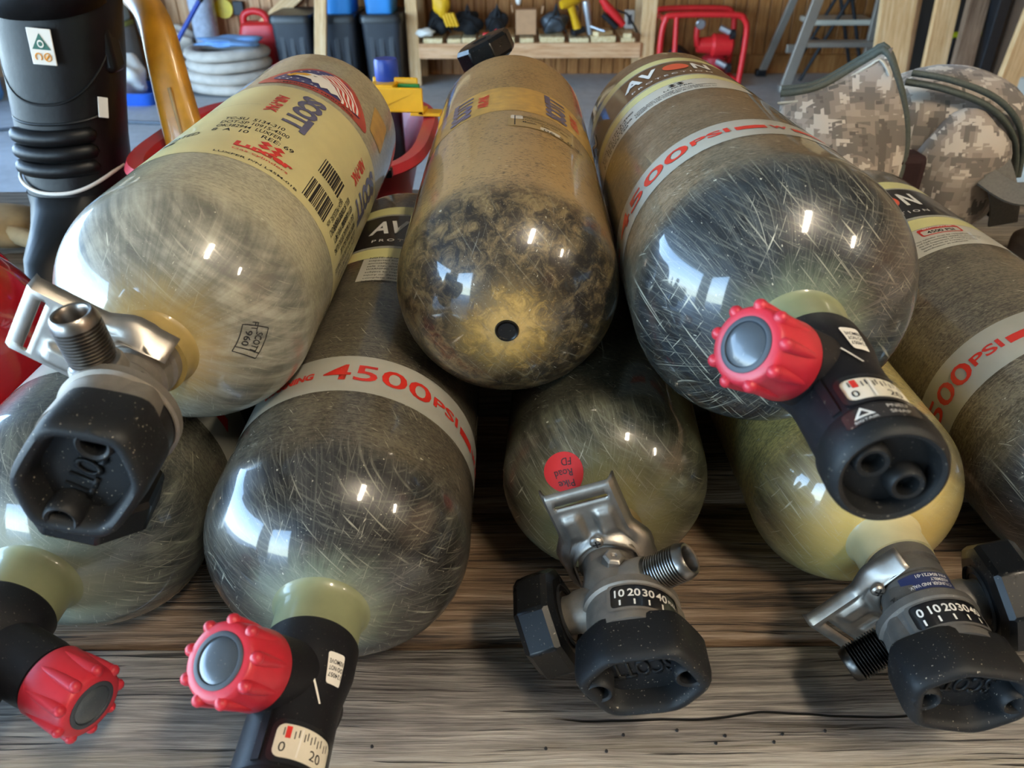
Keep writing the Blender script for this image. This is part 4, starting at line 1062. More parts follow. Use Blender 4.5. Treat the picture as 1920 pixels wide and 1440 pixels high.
# yellow holder on the tub rim
yh = empty('yellow_holder', 'yellow plastic holder with green strip on the tub rim', 'holder', (-.166, 1.255, .1690), (0, 0, radians(-8)))
MB().box(-.052, .034, -.016, -.012, 0, .037).box(-.052, .020, .014, .018, .0, .046).box(-.052, .034, -.016, .018, 0, .004).box(-.052, -.012, -.014, .016, .0, .040).build('body', M['yellow_plastic'], yh, bevel=.002, seg=2)
MB().box(.012, .060, -.014, .016, -.0052, 0).build('hook', M['yellow_plastic'], yh, bevel=.001)
MB().box(-.010, .024, .004, .012, .003, .038).build('green_strip', M['green_plastic'], yh, bevel=.001)
ck = empty('strap_clip', 'small black strap clip beside the tub near the pale cylinder end', 'clip', (-.120, .960, .155))
bt = empty('bottle', 'small dark bottle with a blue cap standing in the red tub', 'bottle', (-.185, 1.405, 0))
bpy.data.objects.remove(ck)
bt.location = (-.194, 1.285, .0125)
MB().lathe([(-.0, .019), (.003, .0205), (.150, .0205), (.172, .0195), (.186, .0165), (.190, .0150), (.200, .0150)], 36, Matrix.Rotation(pi / 2, 4, 'X')).build('glass', M['bottle_dark'], bt)
MB().lathe([(.187, .0178), (.189, .0188), (.224, .0186), (.228, .0172), (.228, .001)], 36, Matrix.Rotation(pi / 2, 4, 'X')).build('cap', M['blue_cap'], bt)
# black bracket clipped on the tub wall
bc = empty('strap_clip', 'small black clip on the tub rim next to the pale cylinder', 'clip', (-.165, .968, .150))
MB().tube([(0, 0, .0), (0, -.004, .045), (.002, -.006, .068), (-.006, -.004, .075)], .0055, 8).build('hook', M['wheel'], bc)
MB().box(-.004, .016, -.010, .004, .004, .016).build('foot', M['wheel'], bc, bevel=.002)

# camouflage bag at the right
t = NT('camouflage'); v = t.obj()
sn = t.n.new('ShaderNodeVectorMath'); sn.operation = 'SNAP'; t.l.new(v, sn.inputs[0]); sn.inputs[1].default_value = (.0065,) * 3
sn2 = t.n.new('ShaderNodeVectorMath'); sn2.operation = 'SNAP'; t.l.new(v, sn2.inputs[0]); sn2.inputs[1].default_value = (.0042,) * 3
n1 = t.noise(sn.outputs[0], 26, 2, .6); n2 = t.noise(t.mapping(sn2.outputs[0], (5, 3, 1)), 34, 2, .6)
c = t.ramp(n1, [(0, srgb('#736b64')), (.45, srgb('#91867b')), (.53, srgb('#a6998d'))], 'CONSTANT')
c = t.mix(t.math('GREATER_THAN', n2, .585), c, srgb('#c9c0b4')); c = t.mix(t.math('LESS_THAN', n2, .385), c, srgb('#605952'))
t.bump(t.noise(v, 900, 2), .2, .0005)
M['camo'] = t.set(color=c, rough=.75, sheen=.2)
M['maroon'] = plain('maroon', '#2a0f10', .8)
bag = empty('camouflage_bag', 'grey digital camouflage bag with open zipped flap behind the right cylinders', 'bag', (.600, 1.13, 0))
def sq(c_, s_, e_=2.6): return math.copysign(abs(c_) ** (2 / e_), c_), math.copysign(abs(s_) ** (2 / e_), s_)
q = MB(); rings = []
for i in range(17):
    f = i / 16; z = .002 + .246 * f
    k = (1 - abs(2 * f - 1) ** 3.4) ** .42 if 0 < f < 1 else .25
    k = max(k, .25)
    ring_ = []
    for j in range(40):
        a = 2 * pi * j / 40; c_, s_ = sq(cos(a), sin(a), 2.5)
        wob = 1 + .035 * sin(3 * a + 4 * f) + .025 * sin(5 * a - 7 * f)
        ring_.append((.110 * k * c_ * wob + .026 + .012 * sin(f * 3), .085 * k * s_ * wob + .030, z))
    rings.append(ring_)
q.loft(rings).build('body', M['camo'], bag, smooth=70, subsurf=1)
blob(MB(), (.030, -.050, .110), .075, (.90, .50, 1.25), 5, .08).build('pocket', M['camo'], bag, smooth=70)
zp = [(-.065, -.030, .238), (-.02, -.046, .232), (.04, -.052, .212), (.085, -.048, .180), (.112, -.040, .140), (.122, -.036, .098)]
def spline(p, n=6):
    o = []; P_ = [Vector(p[0])] + [Vector(x) for x in p] + [Vector(p[-1])]
    for i in range(1, len(P_) - 2):
        for k in range(n):
            t_ = k / n; a, b, c_, d = P_[i - 1:i + 3]
            o.append(.5 * ((2 * b) + (c_ - a) * t_ + (2 * a - 5 * b + 4 * c_ - d) * t_ ** 2 + (3 * b - a - 3 * c_ + d) * t_ ** 3))
    return o + [P_[-1]]
MB().tube(spline(zp), .0075, 10, flat=.6).build('zipper', M['zipper'], bag, smooth=60)
MB().tube(spline([(p[0] * 1.0 + .004, p[1] - .004, p[2] + .012) for p in zp]), .0042, 8).build('zipper_edge', M['zipper'], bag, smooth=60)
MB().box(-.006, .006, -.004, .004, -.045, 0, Matrix.Translation((.106, -.058, .100)) @ Matrix.Rotation(.25, 4, 'Y')).build('zipper_pull', M['wheel'], bag, bevel=.002)
# raised flap : a curved sheet standing up towards the left
def flap_pt(u, v_):
    # u 0..1 left->right, v 0..1 bottom->top, bag local
    bl, br_, tl, tr = Vector((-.240, -.085, .060)), Vector((-.115, -.115, .020)), Vector((-.226, -.020, .218)), Vector((-.098, -.035, .283))
    p = (bl * (1 - u) + br_ * u) * (1 - v_) + (tl * (1 - u) + tr * u) * v_
    bul = sin(pi * u) * sin(pi * min(v_ * .9 + .1, 1))
    p += Vector((0, -.034, .010)) * bul
    p += Vector((.048 * sin(pi * min(v_ * 1.05, 1)) * u, 0, -.014 * sin(pi * u) * v_))
    p.y += .006 * sin(7 * u + 3 * v_); return p
nu, nv = 22, 22
V = [tuple(flap_pt(i / nu, j / nv)) for j in range(nv + 1) for i in range(nu + 1)]
Fq = [(j * (nu + 1) + i, j * (nu + 1) + i + 1, (j + 1) * (nu + 1) + i + 1, (j + 1) * (nu + 1) + i) for j in range(nv) for i in range(nu)]
fo = MB().add(V, Fq).build('flap', M['camo'], bag, smooth=70, fix=False); so = fo.modifiers.new('s', 'SOLIDIFY'); so.thickness = .010; so.offset = -1
edge = [flap_pt(i / 16, 1) for i in range(16)] + [flap_pt(1, 1 - i / 16) for i in range(1, 17)]
ed = spline([tuple(p + Vector((0, .004, .002))) for p in edge], 2)
MB().tube(ed, .0052, 10).build('flap_zipper', M['zipper'], bag, smooth=60)
MB().tube([p + Vector((.004, .012, .004)) for p in ed], .0045, 8).build('flap_zipper', M['zipper'], bag, smooth=60)
MB().tube([p + Vector((-.004, -.006, -.011)) for p in ed[:34]], .0022, 6).build('flap_piping', M['label_white'], bag, smooth=60)
MB().loft([[(-.10 + .0 * k, -.075 + .012 * k, .03 + .0 * k)] for k in (0, 1)], closed=False, cap0=False) if False else None
MB().box(-.105, -.025, -.075, .0, .012, .15).build('lining', M['maroon'], bag, bevel=.01)
# grey webbing strap looping to the right
sp = spline([(.050, -.088, .125), (.075, -.115, .112), (.110, -.125, .112), (.150, -.135, .098), (.200, -.150, .072), (.25, -.165, .045), (.30, -.16, .030)], 8)
wv = []; 
for i, p in enumerate(sp):
    d = (sp[min(i + 1, len(sp) - 1)] - sp[max(i - 1, 0)]).normalized(); s_ = d.cross(Vector((0, -.55, .85))).normalized()
    n_ = s_.cross(d)
    wv.append([p - s_ * .019 - n_ * .0015, p + s_ * .019 - n_ * .0015, p + s_ * .019 + n_ * .0015, p - s_ * .019 + n_ * .0015])
MB().loft(wv).build('strap', M['webbing'], bag, smooth=30)
sp = spline([(.060, -.075, .150), (.075, -.085, .120), (.092, -.088, .085), (.105, -.080, .05)], 6); wv = []
for i, p in enumerate(sp):
    wv.append([p + Vector((-.022, 0, 0)), p + Vector((.022, .008, .004)), p + Vector((.022, .011, .004)), p + Vector((-.022, .004, 0))])
MB().loft(wv).build('strap', M['webbing'], bag, smooth=30)
pz = empty('leather_pouch', 'brown leather pouch under the grey strap at the right edge', 'pouch', (.770, 1.02, 0))
MB().box(-.045, .05, -.05, .05, 0, .045).build('body', plain('pouch_brown', '#6a5340', .6, var=.2, scale=30), pz, bevel=.016, seg=4)
MB().box(-.047, .052, -.053, .0, .030, .050).build('flap', plain('pouch_tan', '#87705a', .6, var=.2, scale=30), pz, bevel=.008, seg=3)
MB().lathe([(0, .006), (.003, .005)], 16, Matrix.Translation((.0, -.053, .036)) @ Matrix.Rotation(pi, 4, 'X')).build('stud', M['steel'], pz)

# ------------------------------------------------------------------ background along the back wall
SH_Y = 6.22
def stick(name, a, b, w_, d_, mat, parent=None, bevel=.004):
    """board between two points, w_ across x, d_ in depth"""
    a, b = Vector(a), Vector(b); ax = (b - a); L0 = ax.length; ax.normalize()
    x_ = Vector((1, 0, 0)) - ax * ax.x; x_.normalize(); y_ = ax.cross(x_)
    m_ = Matrix.Identity(4)
    for i in range(3): m_[i][0] = x_[i]; m_[i][1] = y_[i]; m_[i][2] = ax[i]; m_[i][3] = a[i]
    o = MB().box(-w_ / 2, w_ / 2, -d_ / 2, d_ / 2, 0, L0).build(name, mat, parent, bevel=bevel, smooth=0)
    o.matrix_local = (parent.matrix_basis.inverted() @ m_) if parent else m_
    return o
shelf = empty('timber_shelf', 'low pale timber shelf against the wood wall piled with tools', 'shelf', (.16, SH_Y, FLOOR_Z))
for (x_, wx, y_) in ((-.718, .085, 0), (1.022, .105, 0), (-.70, .085, .36), (1.022, .105, .36)):
    MB().box(x_ - .16 - wx / 2, x_ - .16 + wx / 2, y_ - .02, y_ + .02, 0, 1.5).build('post', M['lumber'], shelf, bevel=.004, smooth=0)
MB().box(-.835, .81, -.045, -.005, .195, .300).build('beam', M['lumber_x'], shelf, bevel=.004, smooth=0)
MB().box(-.835, .81, .38, .42, .195, .300).build('beam', M['lumber_x'], shelf, bevel=.004, smooth=0)
xx = -.80; rr = random.Random(4)
while xx < .78:
    w_ = rr.choice((.14, .10, .18)); 
    MB().box(xx, min(xx + w_, .81), -.045, .42, .302, .302 + rr.uniform(.028, .042)).build('slat', M['lumber_y'], shelf, bevel=.003, smooth=0); xx += w_ + rr.uniform(.005, .05)
TOPZ = FLOOR_Z + .345
def cat_box(name, label, cat, x_, y_, z_, sx, sy, sz, mat, **k):
    o = MB().box(-sx / 2, sx / 2, -sy / 2, sy / 2, 0, sz).build(name, mat, bevel=k.get('bevel', .006), smooth=0); o.location = (x_, y_, z_); o.rotation_euler = (0, 0, k.get('rz', 0)); tag(o, label, cat); return o
M['cardboard'] = plain('cardboard', '#b88c66', .8, var=.08, scale=20)
M['black_fabric'] = plain('black_fabric', '#17181c', .8, var=.3, scale=30, bump=.3)
M['tool_yellow'] = plain('tool_yellow', '#d9a516', .45, var=.08)
M['tool_red'] = plain('tool_red', '#d8262a', .4, var=.06)
M['tool_grey'] = plain('tool_grey', '#4e545c', .45, .2, var=.1)
M['pale_metal'] = plain('pale_metal', '#b9bcc2', .35, .8, var=.08)
M['dark_metal'] = plain('dark_metal', '#2b2c30', .45, .5, var=.1)
# cardboard box with open flaps
cb = empty('cardboard_box', 'small upright cardboard box on the timber shelf', 'box', (.12, SH_Y + .10, TOPZ))
MB().box(-.075, .075, -.06, .06, 0, .17).build('body', M['cardboard'], cb, bevel=.003, smooth=0)
MB().box(-.08, -.072, -.06, .06, .165, .215, Matrix.Rotation(-.15, 4, 'Y')).build('flap', M['cardboard'], cb, smooth=0)
MB().box(.072, .08, -.06, .06, .165, .215, Matrix.Rotation(.25, 4, 'Y')).build('flap', M['cardboard'], cb, smooth=0)
MB().sphere((-.055, 0, .235), .028, sc=(.8, .8, 1.5)).build('paper', M['white_print'], cb)
# yellow glove hanging
yg = empty('yellow_glove', 'yellow work glove propped on the black gear on the timber shelf', 'glove', (-.50, SH_Y - .02, TOPZ + .10))
blob(MB(), (0, 0, .13), .075, (.85, .5, 1.35), 11, .10).build('palm', M['tool_yellow'], yg, smooth=70)
for k in range(4):
    MB().tube([(.015 + .022 * k, -.01, .06), (.03 + .024 * k, -.012, .01), (.045 + .024 * k, -.01, -.03)], .014, 8).build('finger', M['tool_yellow'], yg, smooth=70)
MB().tube([(-.03, 0, .2), (-.055, 0, .235)], .05, 12, rs=[.06, .062]).build('cuff', M['label_cream'], yg, smooth=70)
# black gear heaps
for i, (x_, r_, sc_, z_, lab) in enumerate(((-.52, .085, (1.0, .8, 1.0), .06, 'black fabric harness heap under the yellow glove'), (-.32, .09, (1.25, .8, .9), .06, 'long black fabric gear heap right of the yellow glove'), (-.10, .075, (1.0, .8, 1.0), .06, 'small black gear pile left of the cardboard box'), (.335, .085, (1.2, .8, .9), .05, 'dark grey tool bag right of the cardboard box'))):
    g = empty('gear_heap', lab, 'gear', (x_, SH_Y + .12, TOPZ), group=None)
    blob(MB(), (0, 0, z_ + .02), r_, sc_, 20 + i, .22).build('heap', M['black_fabric'] if i < 3 else M['tool_grey'], g, smooth=60)
    MB().tube([(-r_, -.08, .03), (-r_ * .4, -.11, .12), (r_ * .4, -.11, .10), (r_, -.09, .02)], .012, 8, flat=.4).build('strap', M['black_fabric'], g)
    MB().tube([(-r_ * .2, -.04, .10), (r_ * .1, -.05, .20), (r_ * .35, -.03, .11)], .014, 8).build('strap', M['black_fabric'], g)
rc_ = empty('red_clamp', 'small red clamp among the black gear on the timber shelf', 'clamp', (-.165, SH_Y - .02, TOPZ - .005))
MB().box(-.035, .035, -.015, .015, 0, .03).build('jaw', M['tool_red'], rc_, bevel=.006); MB().tube([(.03, 0, .02), (.07, 0, .05)], .007, 8).build('handle', M['tool_red'], rc_)
wr = empty('white_rag', 'white rag folded at the left end of the timber shelf', 'rag', (-.63, SH_Y - .005, TOPZ - .005)); blob(MB(), (0, 0, .03), .06, (1.2, .6, .5), 33, .2).build('cloth', M['white_print'], wr, smooth=70)
# power tools
def drill(name, label, x_, body, lean, rz):
    d = empty(name, label, 'power tool', (x_, SH_Y + .06, TOPZ + .008), (0, lean, rz))
    MB().tube([(0, 0, .0), (0, 0, .05), (-.01, 0, .13), (-.02, 0, .20)], .025, 12, rs=[.034, .032, .026, .030]).build('grip', body, d, smooth=50)
    MB().lathe([(-.075, .028), (-.05, .035), (.05, .035), (.075, .026), (.09, .014), (.12, .012)], 20, Matrix.Translation((-.02, 0, .225)) @ Matrix.Rotation(-pi / 2, 4, 'Z')).build('motor', body, d)
    MB().box(-.05, .05, -.035, .035, -.005, .035).build('battery', M['dark_metal'], d, bevel=.006)
    MB().tube([(.02, 0, .19), (.032, 0, .17), (.028, 0, .15)], .006, 6).build('trigger', M['dark_metal'], d)
drill('cordless_drill', 'yellow cordless drill standing on the timber shelf', .51, M['tool_yellow'], -.25, .4)
dg = empty('heat_gun', 'silver tool beside the yellow drill on the timber shelf', 'power tool', (.60, SH_Y + .05, TOPZ), (0, -.2, .2))
MB().lathe([(0, .02), (.05, .022), (.12, .024), (.2, .030), (.23, .026)], 16, Matrix.Rotation(pi / 2, 4, 'X')).build('tube', M['pale_metal'], dg)
MB().tube([(0, -.01, .06), (.05, -.05, .03), (.09, -.08, .01)], .010, 8).build('handle', M['pale_metal'], dg)
rs_t = empty('reciprocating_saw', 'red and black saw leaning on the timber shelf', 'power tool', (.76, SH_Y + .04, TOPZ + .02), (0, 0, 0))
MB().tube([(-.09, 0, .22), (-.05, 0, .17), (.02, 0, .10), (.08, 0, .04)], .03, 12, rs=[.024, .032, .036, .026]).build('body', M['tool_red'], rs_t, smooth=60)
MB().tube([(-.08, -.03, .12), (-.03, -.035, .08), (.03, -.03, .03)], .02, 10).build('grip', M['dark_metal'], rs_t, smooth=60)
MB().tube([(.0, 0, .15), (.10, 0, .12), (.17, .02, .03), (.19, .02, -.01)], .008, 8).build('cable', M['dark_metal'], rs_t)
for k, (x_, ln, rz, z_, lab) in enumerate(((.69, .15, .9, .04, 'short pale offcut lying under the red saw'), (.875, .20, .2, .0, 'short pale board at the right end of the timber shelf'))):
    b_ = MB().box(-.03, .03, -ln / 2, ln / 2, 0, .03).build('offcut', M['lumber_y'], bevel=.003, smooth=0); b_.location = (x_, SH_Y + .02 - .04 * k, TOPZ - .003); b_.rotation_euler = (0, 0, -rz); tag(b_, lab, 'offcut')
sw = empty('wall_outlet', 'white outlet box on the wood wall beside the right shelf post', 'outlet', (.93, WALL_B - .03, -.44))
MB().box(-.035, .035, -.02, .032, 0, .13).build('box', M['white_print'], sw, bevel=.004, smooth=0); MB().box(-.015, .015, -.024, -.018, .03, .10).build('socket', M['tool_grey'], sw, smooth=0)

# black totes with blue bins on top
tote_mat = plain('tote_black', '#2b2f36', .45, var=.1, scale=6)
M['lid_black'] = plain('lid_black', '#15171a', .4, var=.1, scale=6)
for i, (x_, lab) in enumerate(((-1.58, 'left black storage tote partly behind the leaning pole'), (-1.255, 'middle black storage tote right of the leaning pole'), (-.93, 'right black storage tote beside the shelf post'))):
    tt = empty('storage_tote', lab, 'tote', (x_, 6.30, FLOOR_Z), group='black storage totes by the wall')
    w0, w1 = .120, .145
    MB().loft([rr_ring(0, w0, .20, 8, 40), rr_ring(.02, w0 + .006, .206, 8, 40), rr_ring(.46, w1, .24, 8, 40)]).build('body', tote_mat, tt, smooth=40)
    MB().loft([rr_ring(.455, w1 + .012, .25, 8, 40), rr_ring(.485, w1 + .014, .252, 8, 40), rr_ring(.51, w1 + .004, .242, 8, 40)]).build('lid', M['lid_black'], tt, smooth=30)
    for rx in (-.07, 0.0, .07): MB().box(rx - .02, rx + .02, -.232, -.19, .03, .44, Matrix.Rotation(.0, 4, 'X')).build('rib', tote_mat, tt, bevel=.006, smooth=0)
M['bin_blue'] = plain('bin_blue', '#2f86cf', .4, var=.08, scale=8)
for x_, lab in ((-1.23, 'blue plastic bin on the middle black tote'), (-.94, 'blue plastic bin on the right black tote')):
    tt = empty('blue_bin', lab, 'bin', (x_, 6.28, FLOOR_Z + .5115), group='blue bins on the totes')
    MB().loft([rr_ring(0, .10, .16, 6, 40), rr_ring(.22, .112, .18, 6, 40), rr_ring(.22, .105, .172, 6, 40), rr_ring(.01, .094, .152, 6, 40)], cap1=True).build('body', M['bin_blue'], tt, smooth=40)
    MB().loft([rr_ring(.20, .118, .186, 6, 40), rr_ring(.226, .118, .186, 6, 40), rr_ring(.226, .106, .174, 6, 40), rr_ring(.2, .106, .174, 6, 40)], cap0=False, cap1=False).build('rim', M['bin_blue'], tt, smooth=30)
pl_ = stick('wooden_pole', (-1.385, 5.90, FLOOR_Z + .002), (-1.20, 6.03, .75), .085, .04, M['lumber'], None, .008); tag(pl_, 'tall pale timber leaning in front of the black totes', 'timber')

# red portable pump in a tube frame
pump = empty('portable_pump', 'red portable pump in a tube frame on the floor by the wall', 'pump', (1.41, 6.30, FLOOR_Z))
for yy, dk in ((-.2, 0), (.17, 1)):
    MB().tube(spline([(-.30, yy, .005), (-.31, yy, .30), (-.29, yy, .455), (-.22, yy, .492), (.20, yy, .492), (.28, yy, .460), (.31, yy, .36), (.30, yy, .005)], 5), .021, 10).build('frame_tube', M['tool_red'], pump, smooth=60)
MB().tube([(-.29, -.2, .46), (-.29, .17, .46)], .018, 8).build('frame_bar', M['tool_red'], pump); MB().tube([(.285, -.2, .46), (.285, .17, .46)], .018, 8).build('frame_bar', M['tool_red'], pump)
MB().tube([(-.30, -.2, .03), (-.30, .17, .03)], .018, 8).build('frame_bar', M['tool_red'], pump); MB().tube([(.30, -.2, .03), (.30, .17, .03)], .018, 8).build('frame_bar', M['tool_red'], pump)
MB().tube([(-.21, -.2, .48), (-.20, -.2, .25), (-.23, -.2, .02)], .018, 8).build('frame_bar', M['tool_red'], pump)
MB().lathe([(-.13, .05), (-.11, .075), (.02, .082), (.04, .06), (.12, .055), (.14, .05)], 24, Matrix.Translation((.13, -.06, .27)) @ Matrix.Rotation(pi / 2, 4, 'Z')).build('pump_housing', M['tool_red'], pump)
MB().lathe([(0, .06), (.02, .08), (.16, .09), (.18, .06)], 20, Matrix.Translation((.14, -.02, .02)) @ Matrix.Rotation(pi / 2, 4, 'X')).build('pump_base', M['red_plastic'], pump)
MB().tube([(.02, -.08, .27), (-.02, -.1, .28), (-.03, -.1, .34), (-.03, -.1, .40)], .022, 10).build('outlet_pipe', M['tool_red'], pump, smooth=60)
g = MB().lathe([(0, .034), (.018, .036), (.024, .030)], 24, Matrix.Translation((-.015, -.12, .425)) @ Matrix.Rotation(pi + .2, 4, 'X')).build('gauge', M['pale_metal'], pump)
for z_ in (.37, .14): 
    MB().tube([(.13, -.14, z_ + .03), (.20, -.17, z_)], .022, 10).build('coupling', M['pale_metal'], pump); MB().lathe([(0, .035), (.03, .035)], 16, Matrix.Translation((.20, -.18, z_ - .01)) @ Matrix.Rotation(-pi / 2, 4, 'Z')).build('coupling_cap', M['dark_metal'], pump)
blob(MB(), (-.14, -.02, .13), .10, (1, .9, 1.3), 41, .12).build('engine', M['dark_metal'], pump, smooth=60)
MB().lathe([(0, .045), (.03, .045)], 20, Matrix.Translation((.315, -.10, .30)) @ Matrix.Rotation(-pi / 2, 4, 'Z')).build('wheel_cap', M['dark_metal'], pump)

# step ladder and folding stool
M['aluminium'] = plain('aluminium', '#b6b2aa', .4, .75, var=.06)
lad = empty('step_ladder', 'aluminium step ladder standing open in front of the wood wall', 'ladder', (2.1, 6.0, FLOOR_Z))
def lb_(a, b, w_, d_, nm): return stick(nm, a, b, w_, d_, M['aluminium'], lad, .004)
lb_((2.00, 5.92, FLOOR_Z + .004), (2.36, 5.86, 1.0), .075, .03, 'front_rail'); lb_((2.60, 6.02, FLOOR_Z + .004), (2.58, 5.93, 1.0), .06, .03, 'front_rail')
lb_((1.99, 6.50, FLOOR_Z + .004), (2.36, 6.05, 1.0), .055, .03, 'rear_rail'); lb_((2.78, 6.5, FLOOR_Z + .004), (2.66, 6.1, 1.0), .03, .03, 'rear_rail')
MB().box(-.02, .5, -.10, .02, .30, .335).build('step', M['aluminium'], lad, bevel=.006, smooth=0); MB().box(.08, .5, -.10, .02, .62, .655).build('step', M['aluminium'], lad, bevel=.006, smooth=0)
MB().box(-.0, .12, .30, .33, .20, .26).build('brace', M['aluminium'], lad, bevel=.004, smooth=0)
for (x_, y_) in ((-.10, -.08), (.5, .02), (-.11, .5)): MB().box(x_ - .04, x_ + .04, y_ - .03, y_ + .03, 0.0, .05).build('foot', M['dark_metal'] if y_ > .3 else M['aluminium'], lad, bevel=.008, smooth=0)
stl = empty('folding_stool', 'folding stool with pale seat and black legs behind the ladder', 'stool', (2.48, 6.36, FLOOR_Z))
MB().box(-.26, .22, -.14, .14, .40, .44).build('seat', M['label_white'], stl, bevel=.012, smooth=0)
for sy in (-.12, .12):
    for a, b in (((-.26, 0), (.06, .72)), ((.22, 0), (-.04, .72))):
        MB().tube([(a[0], sy, a[1] + .012), (b[0], sy, b[1])], .014, 8).build('leg', M['dark_metal'], stl)
MB().tube([(-.13, -.12, .28), (-.13, .12, .28)], .012, 8).build('crossbar', M['dark_metal'], stl)

# leaning timber and posts at the right
TIM = [((2.60, 5.56, 0), (2.60, 5.80, 1.6), .24, .02, 'board_pale', 'wide thin plywood sheet leaning behind the lumber'),
       ((2.42, 5.20, 0), (2.46, 5.60, 1.6), .22, .04, 'lumber', 'wide pale board leaning left of the dark board'),
       ((2.62, 5.05, 0), (2.74, 5.45, 1.6), .14, .04, 'lumber', 'pale narrow board leaning against the dark board'),
       ((2.76, 5.00, 0), (2.92, 5.40, 1.6), .12, .05, 'dark_board', 'dark brown board leaning at the right of the lumber')]
M['dark_board'] = wood_mat('dark_board', '#5a4436', '#7d6552', '#967e6a', .6, 2, .1, crack=.3)
M['brown_post'] = plain('brown_post', '#6d6055', .7, var=.06, scale=5)
for a, b, w_, d_, mk, lab in TIM:
    o = stick('leaning_board', (a[0], a[1], FLOOR_Z + a[2] + .01), (b[0], b[1], FLOOR_Z + b[2]), w_, d_, M[mk]); tag(o, lab, 'timber')
for (x_, w_, y_, lab) in ((2.93, .07, 5.1, 'narrow dark post standing right of the leaning lumber'), (3.10, .17, 5.15, 'wide brown post standing beside the narrow dark post')):
    o = MB().box(-w_ / 2, w_ / 2, -.05, .05, 0, CEIL_Z - FLOOR_Z - .002).build('support_post', M['brown_post'] if w_ > .1 else M['dark_metal'], bevel=.006, smooth=0); o.location = (x_, y_, FLOOR_Z); tag(o, lab, 'post')
o = stick('leaning_stud', (2.56, 4.20, FLOOR_Z + .01), (2.93, 4.55, 1.1), .15, .04, M['lumber']); tag(o, 'pale timber stud leaning at the right edge of the room', 'timber')
gr = empty('green_rail', 'bright yellow green rail behind the leaning stud', 'rail', (3.25, 5.6, -.36)); MB().tube([(-.3, 0, 0), (.3, 0, 0)], .022, 10).build('bar', plain('safety_green', '#b9c41e', .4), gr)
MB().tube([(-.28, 0, -.0), (-.28, 0, -.42)], .02, 8).build('stand', M['dark_metal'], gr); MB().tube([(.28, 0, 0), (.28, 0, -.42)], .02, 8).build('stand', M['dark_metal'], gr)
cab = empty('dark_cabinet', 'dark open cabinet behind the posts at the right', 'cabinet', (3.75, 6.1, FLOOR_Z))
MB().box(-.62, .62, -.40, .40, 0, 2.0).build('carcass', plain('cabinet_dark', '#2a241f', .7, var=.2), cab, bevel=.006, smooth=0)
for z_ in (.35, .75, 1.15): MB().box(-.60, .60, -.46, -.38, z_, z_ + .03).build('shelf_board', M['board_wood'], cab, smooth=0)
gb = empty('grey_locker', 'low grey beige metal locker at the right behind the camouflage bag', 'locker', (2.36, 2.9, FLOOR_Z))
MB().box(-.36, .6, -.3, .3, 0, .62).build('body', plain('locker_grey', '#9b9388', .6, var=.04, scale=4), gb, bevel=.008, smooth=0)
MB().box(-.33, .10, -.31, -.299, .04, .58).build('door', plain('locker_door', '#a39b8f', .6, var=.04, scale=4), gb, bevel=.004, smooth=0)
MB().box(.13, .57, -.31, -.299, .04, .58).build('door', M['brown_post'], gb, bevel=.004, smooth=0)

# left background : hose coil, fuel can, sheeting, broom
M['hose_white'] = plain('hose_white', '#c4b8aa', .8, var=.14, scale=14, bump=.3)
hz = empty('hose_coil', 'flat coil of dirty white fire hose on the floor by the wall', 'hose', (-2.07, 6.08, FLOOR_Z))
for i in range(4):
    zz = .045 + .075 * i; rx = .27 - .006 * i + .012 * (i % 2)
    p = [(rx * cos(a) + .006 * sin(3 * a + i), rx * .85 * sin(a), zz + .006 * sin(2 * a + i)) for a in [2 * pi * k / 40 for k in range(41)]]
    MB().tube(p, .05, 10, flat=.75).build('coil', M['hose_white'], hz, smooth=60)
bl_ = empty('blue_cloth', 'light blue cloth lying on the white hose coil', 'cloth', (-2.03, 6.05, FLOOR_Z + .31))
blob(MB(), (0, 0, .035), .20, (1.15, .8, .16), 51, .3).build('cloth', plain('cloth_blue', '#7fa8d8', .8, var=.12, scale=10), bl_, smooth=70)
fc = empty('fuel_can', 'red plastic fuel can behind the hose coil', 'fuel can', (-1.92, 6.49, FLOOR_Z + .0))
MB().loft([rr_ring(.0, .16, .11, 5, 40), rr_ring(.30, .165, .115, 5, 40), rr_ring(.40, .135, .095, 5, 40), rr_ring(.42, .10, .07, 5, 40)]).build('body', M['tool_red'], fc, smooth=40)
MB().tube(spline([(-.12, 0, .38), (-.11, 0, .46), (-.04, 0, .49), (.04, 0, .47), (.07, 0, .40)], 5), .026, 10).build('handle', M['tool_red'], fc, smooth=60)
MB().tube([(.10, 0, .40), (.13, 0, .45)], .03, 12).build('cap', M['dark_metal'], fc)
sb = empty('sheeting_bundle', 'bundle of white plastic sheeting beside the hose coil', 'sheeting', (-2.68, 6.45, FLOOR_Z)); sb.scale = (.7, .8, 1)
M['sheeting'] = plain('sheeting', '#cfd2d6', .35, var=.12, scale=12, coat=.3)
for i, (c_, r_, sc_) in enumerate((((.12, 0, .30), .20, (1.2, .6, .5)), ((-.12, .0, .42), .15, (.8, .6, 1.2)), ((.02, -.02, .12), .16, (1.1, .7, .75)))):
    blob(MB(), c_, r_, sc_, 60 + i, .28).build('fold', M['sheeting'] if i else plain('sheet_cream', '#cdbfae', .6, var=.15, scale=10), sb, smooth=50)
cy_ = empty('clear_tube', 'clear rolled plastic tube standing among the sheeting', 'tube', (-2.34, 6.49, FLOOR_Z))
MB().lathe([(0, .085), (.02, .09), (.75, .10), (.75, .094), (.03, .084)], 28, Matrix.Rotation(pi / 2, 4, 'X')).build('sleeve', plain('film', '#aeb6c6', .15, var=.25, scale=18, coat=.7), cy_)
br_ = empty('broom', 'broom with blue handle leaning against the pale wall boards', 'broom', (-2.64, 6.04, FLOOR_Z))
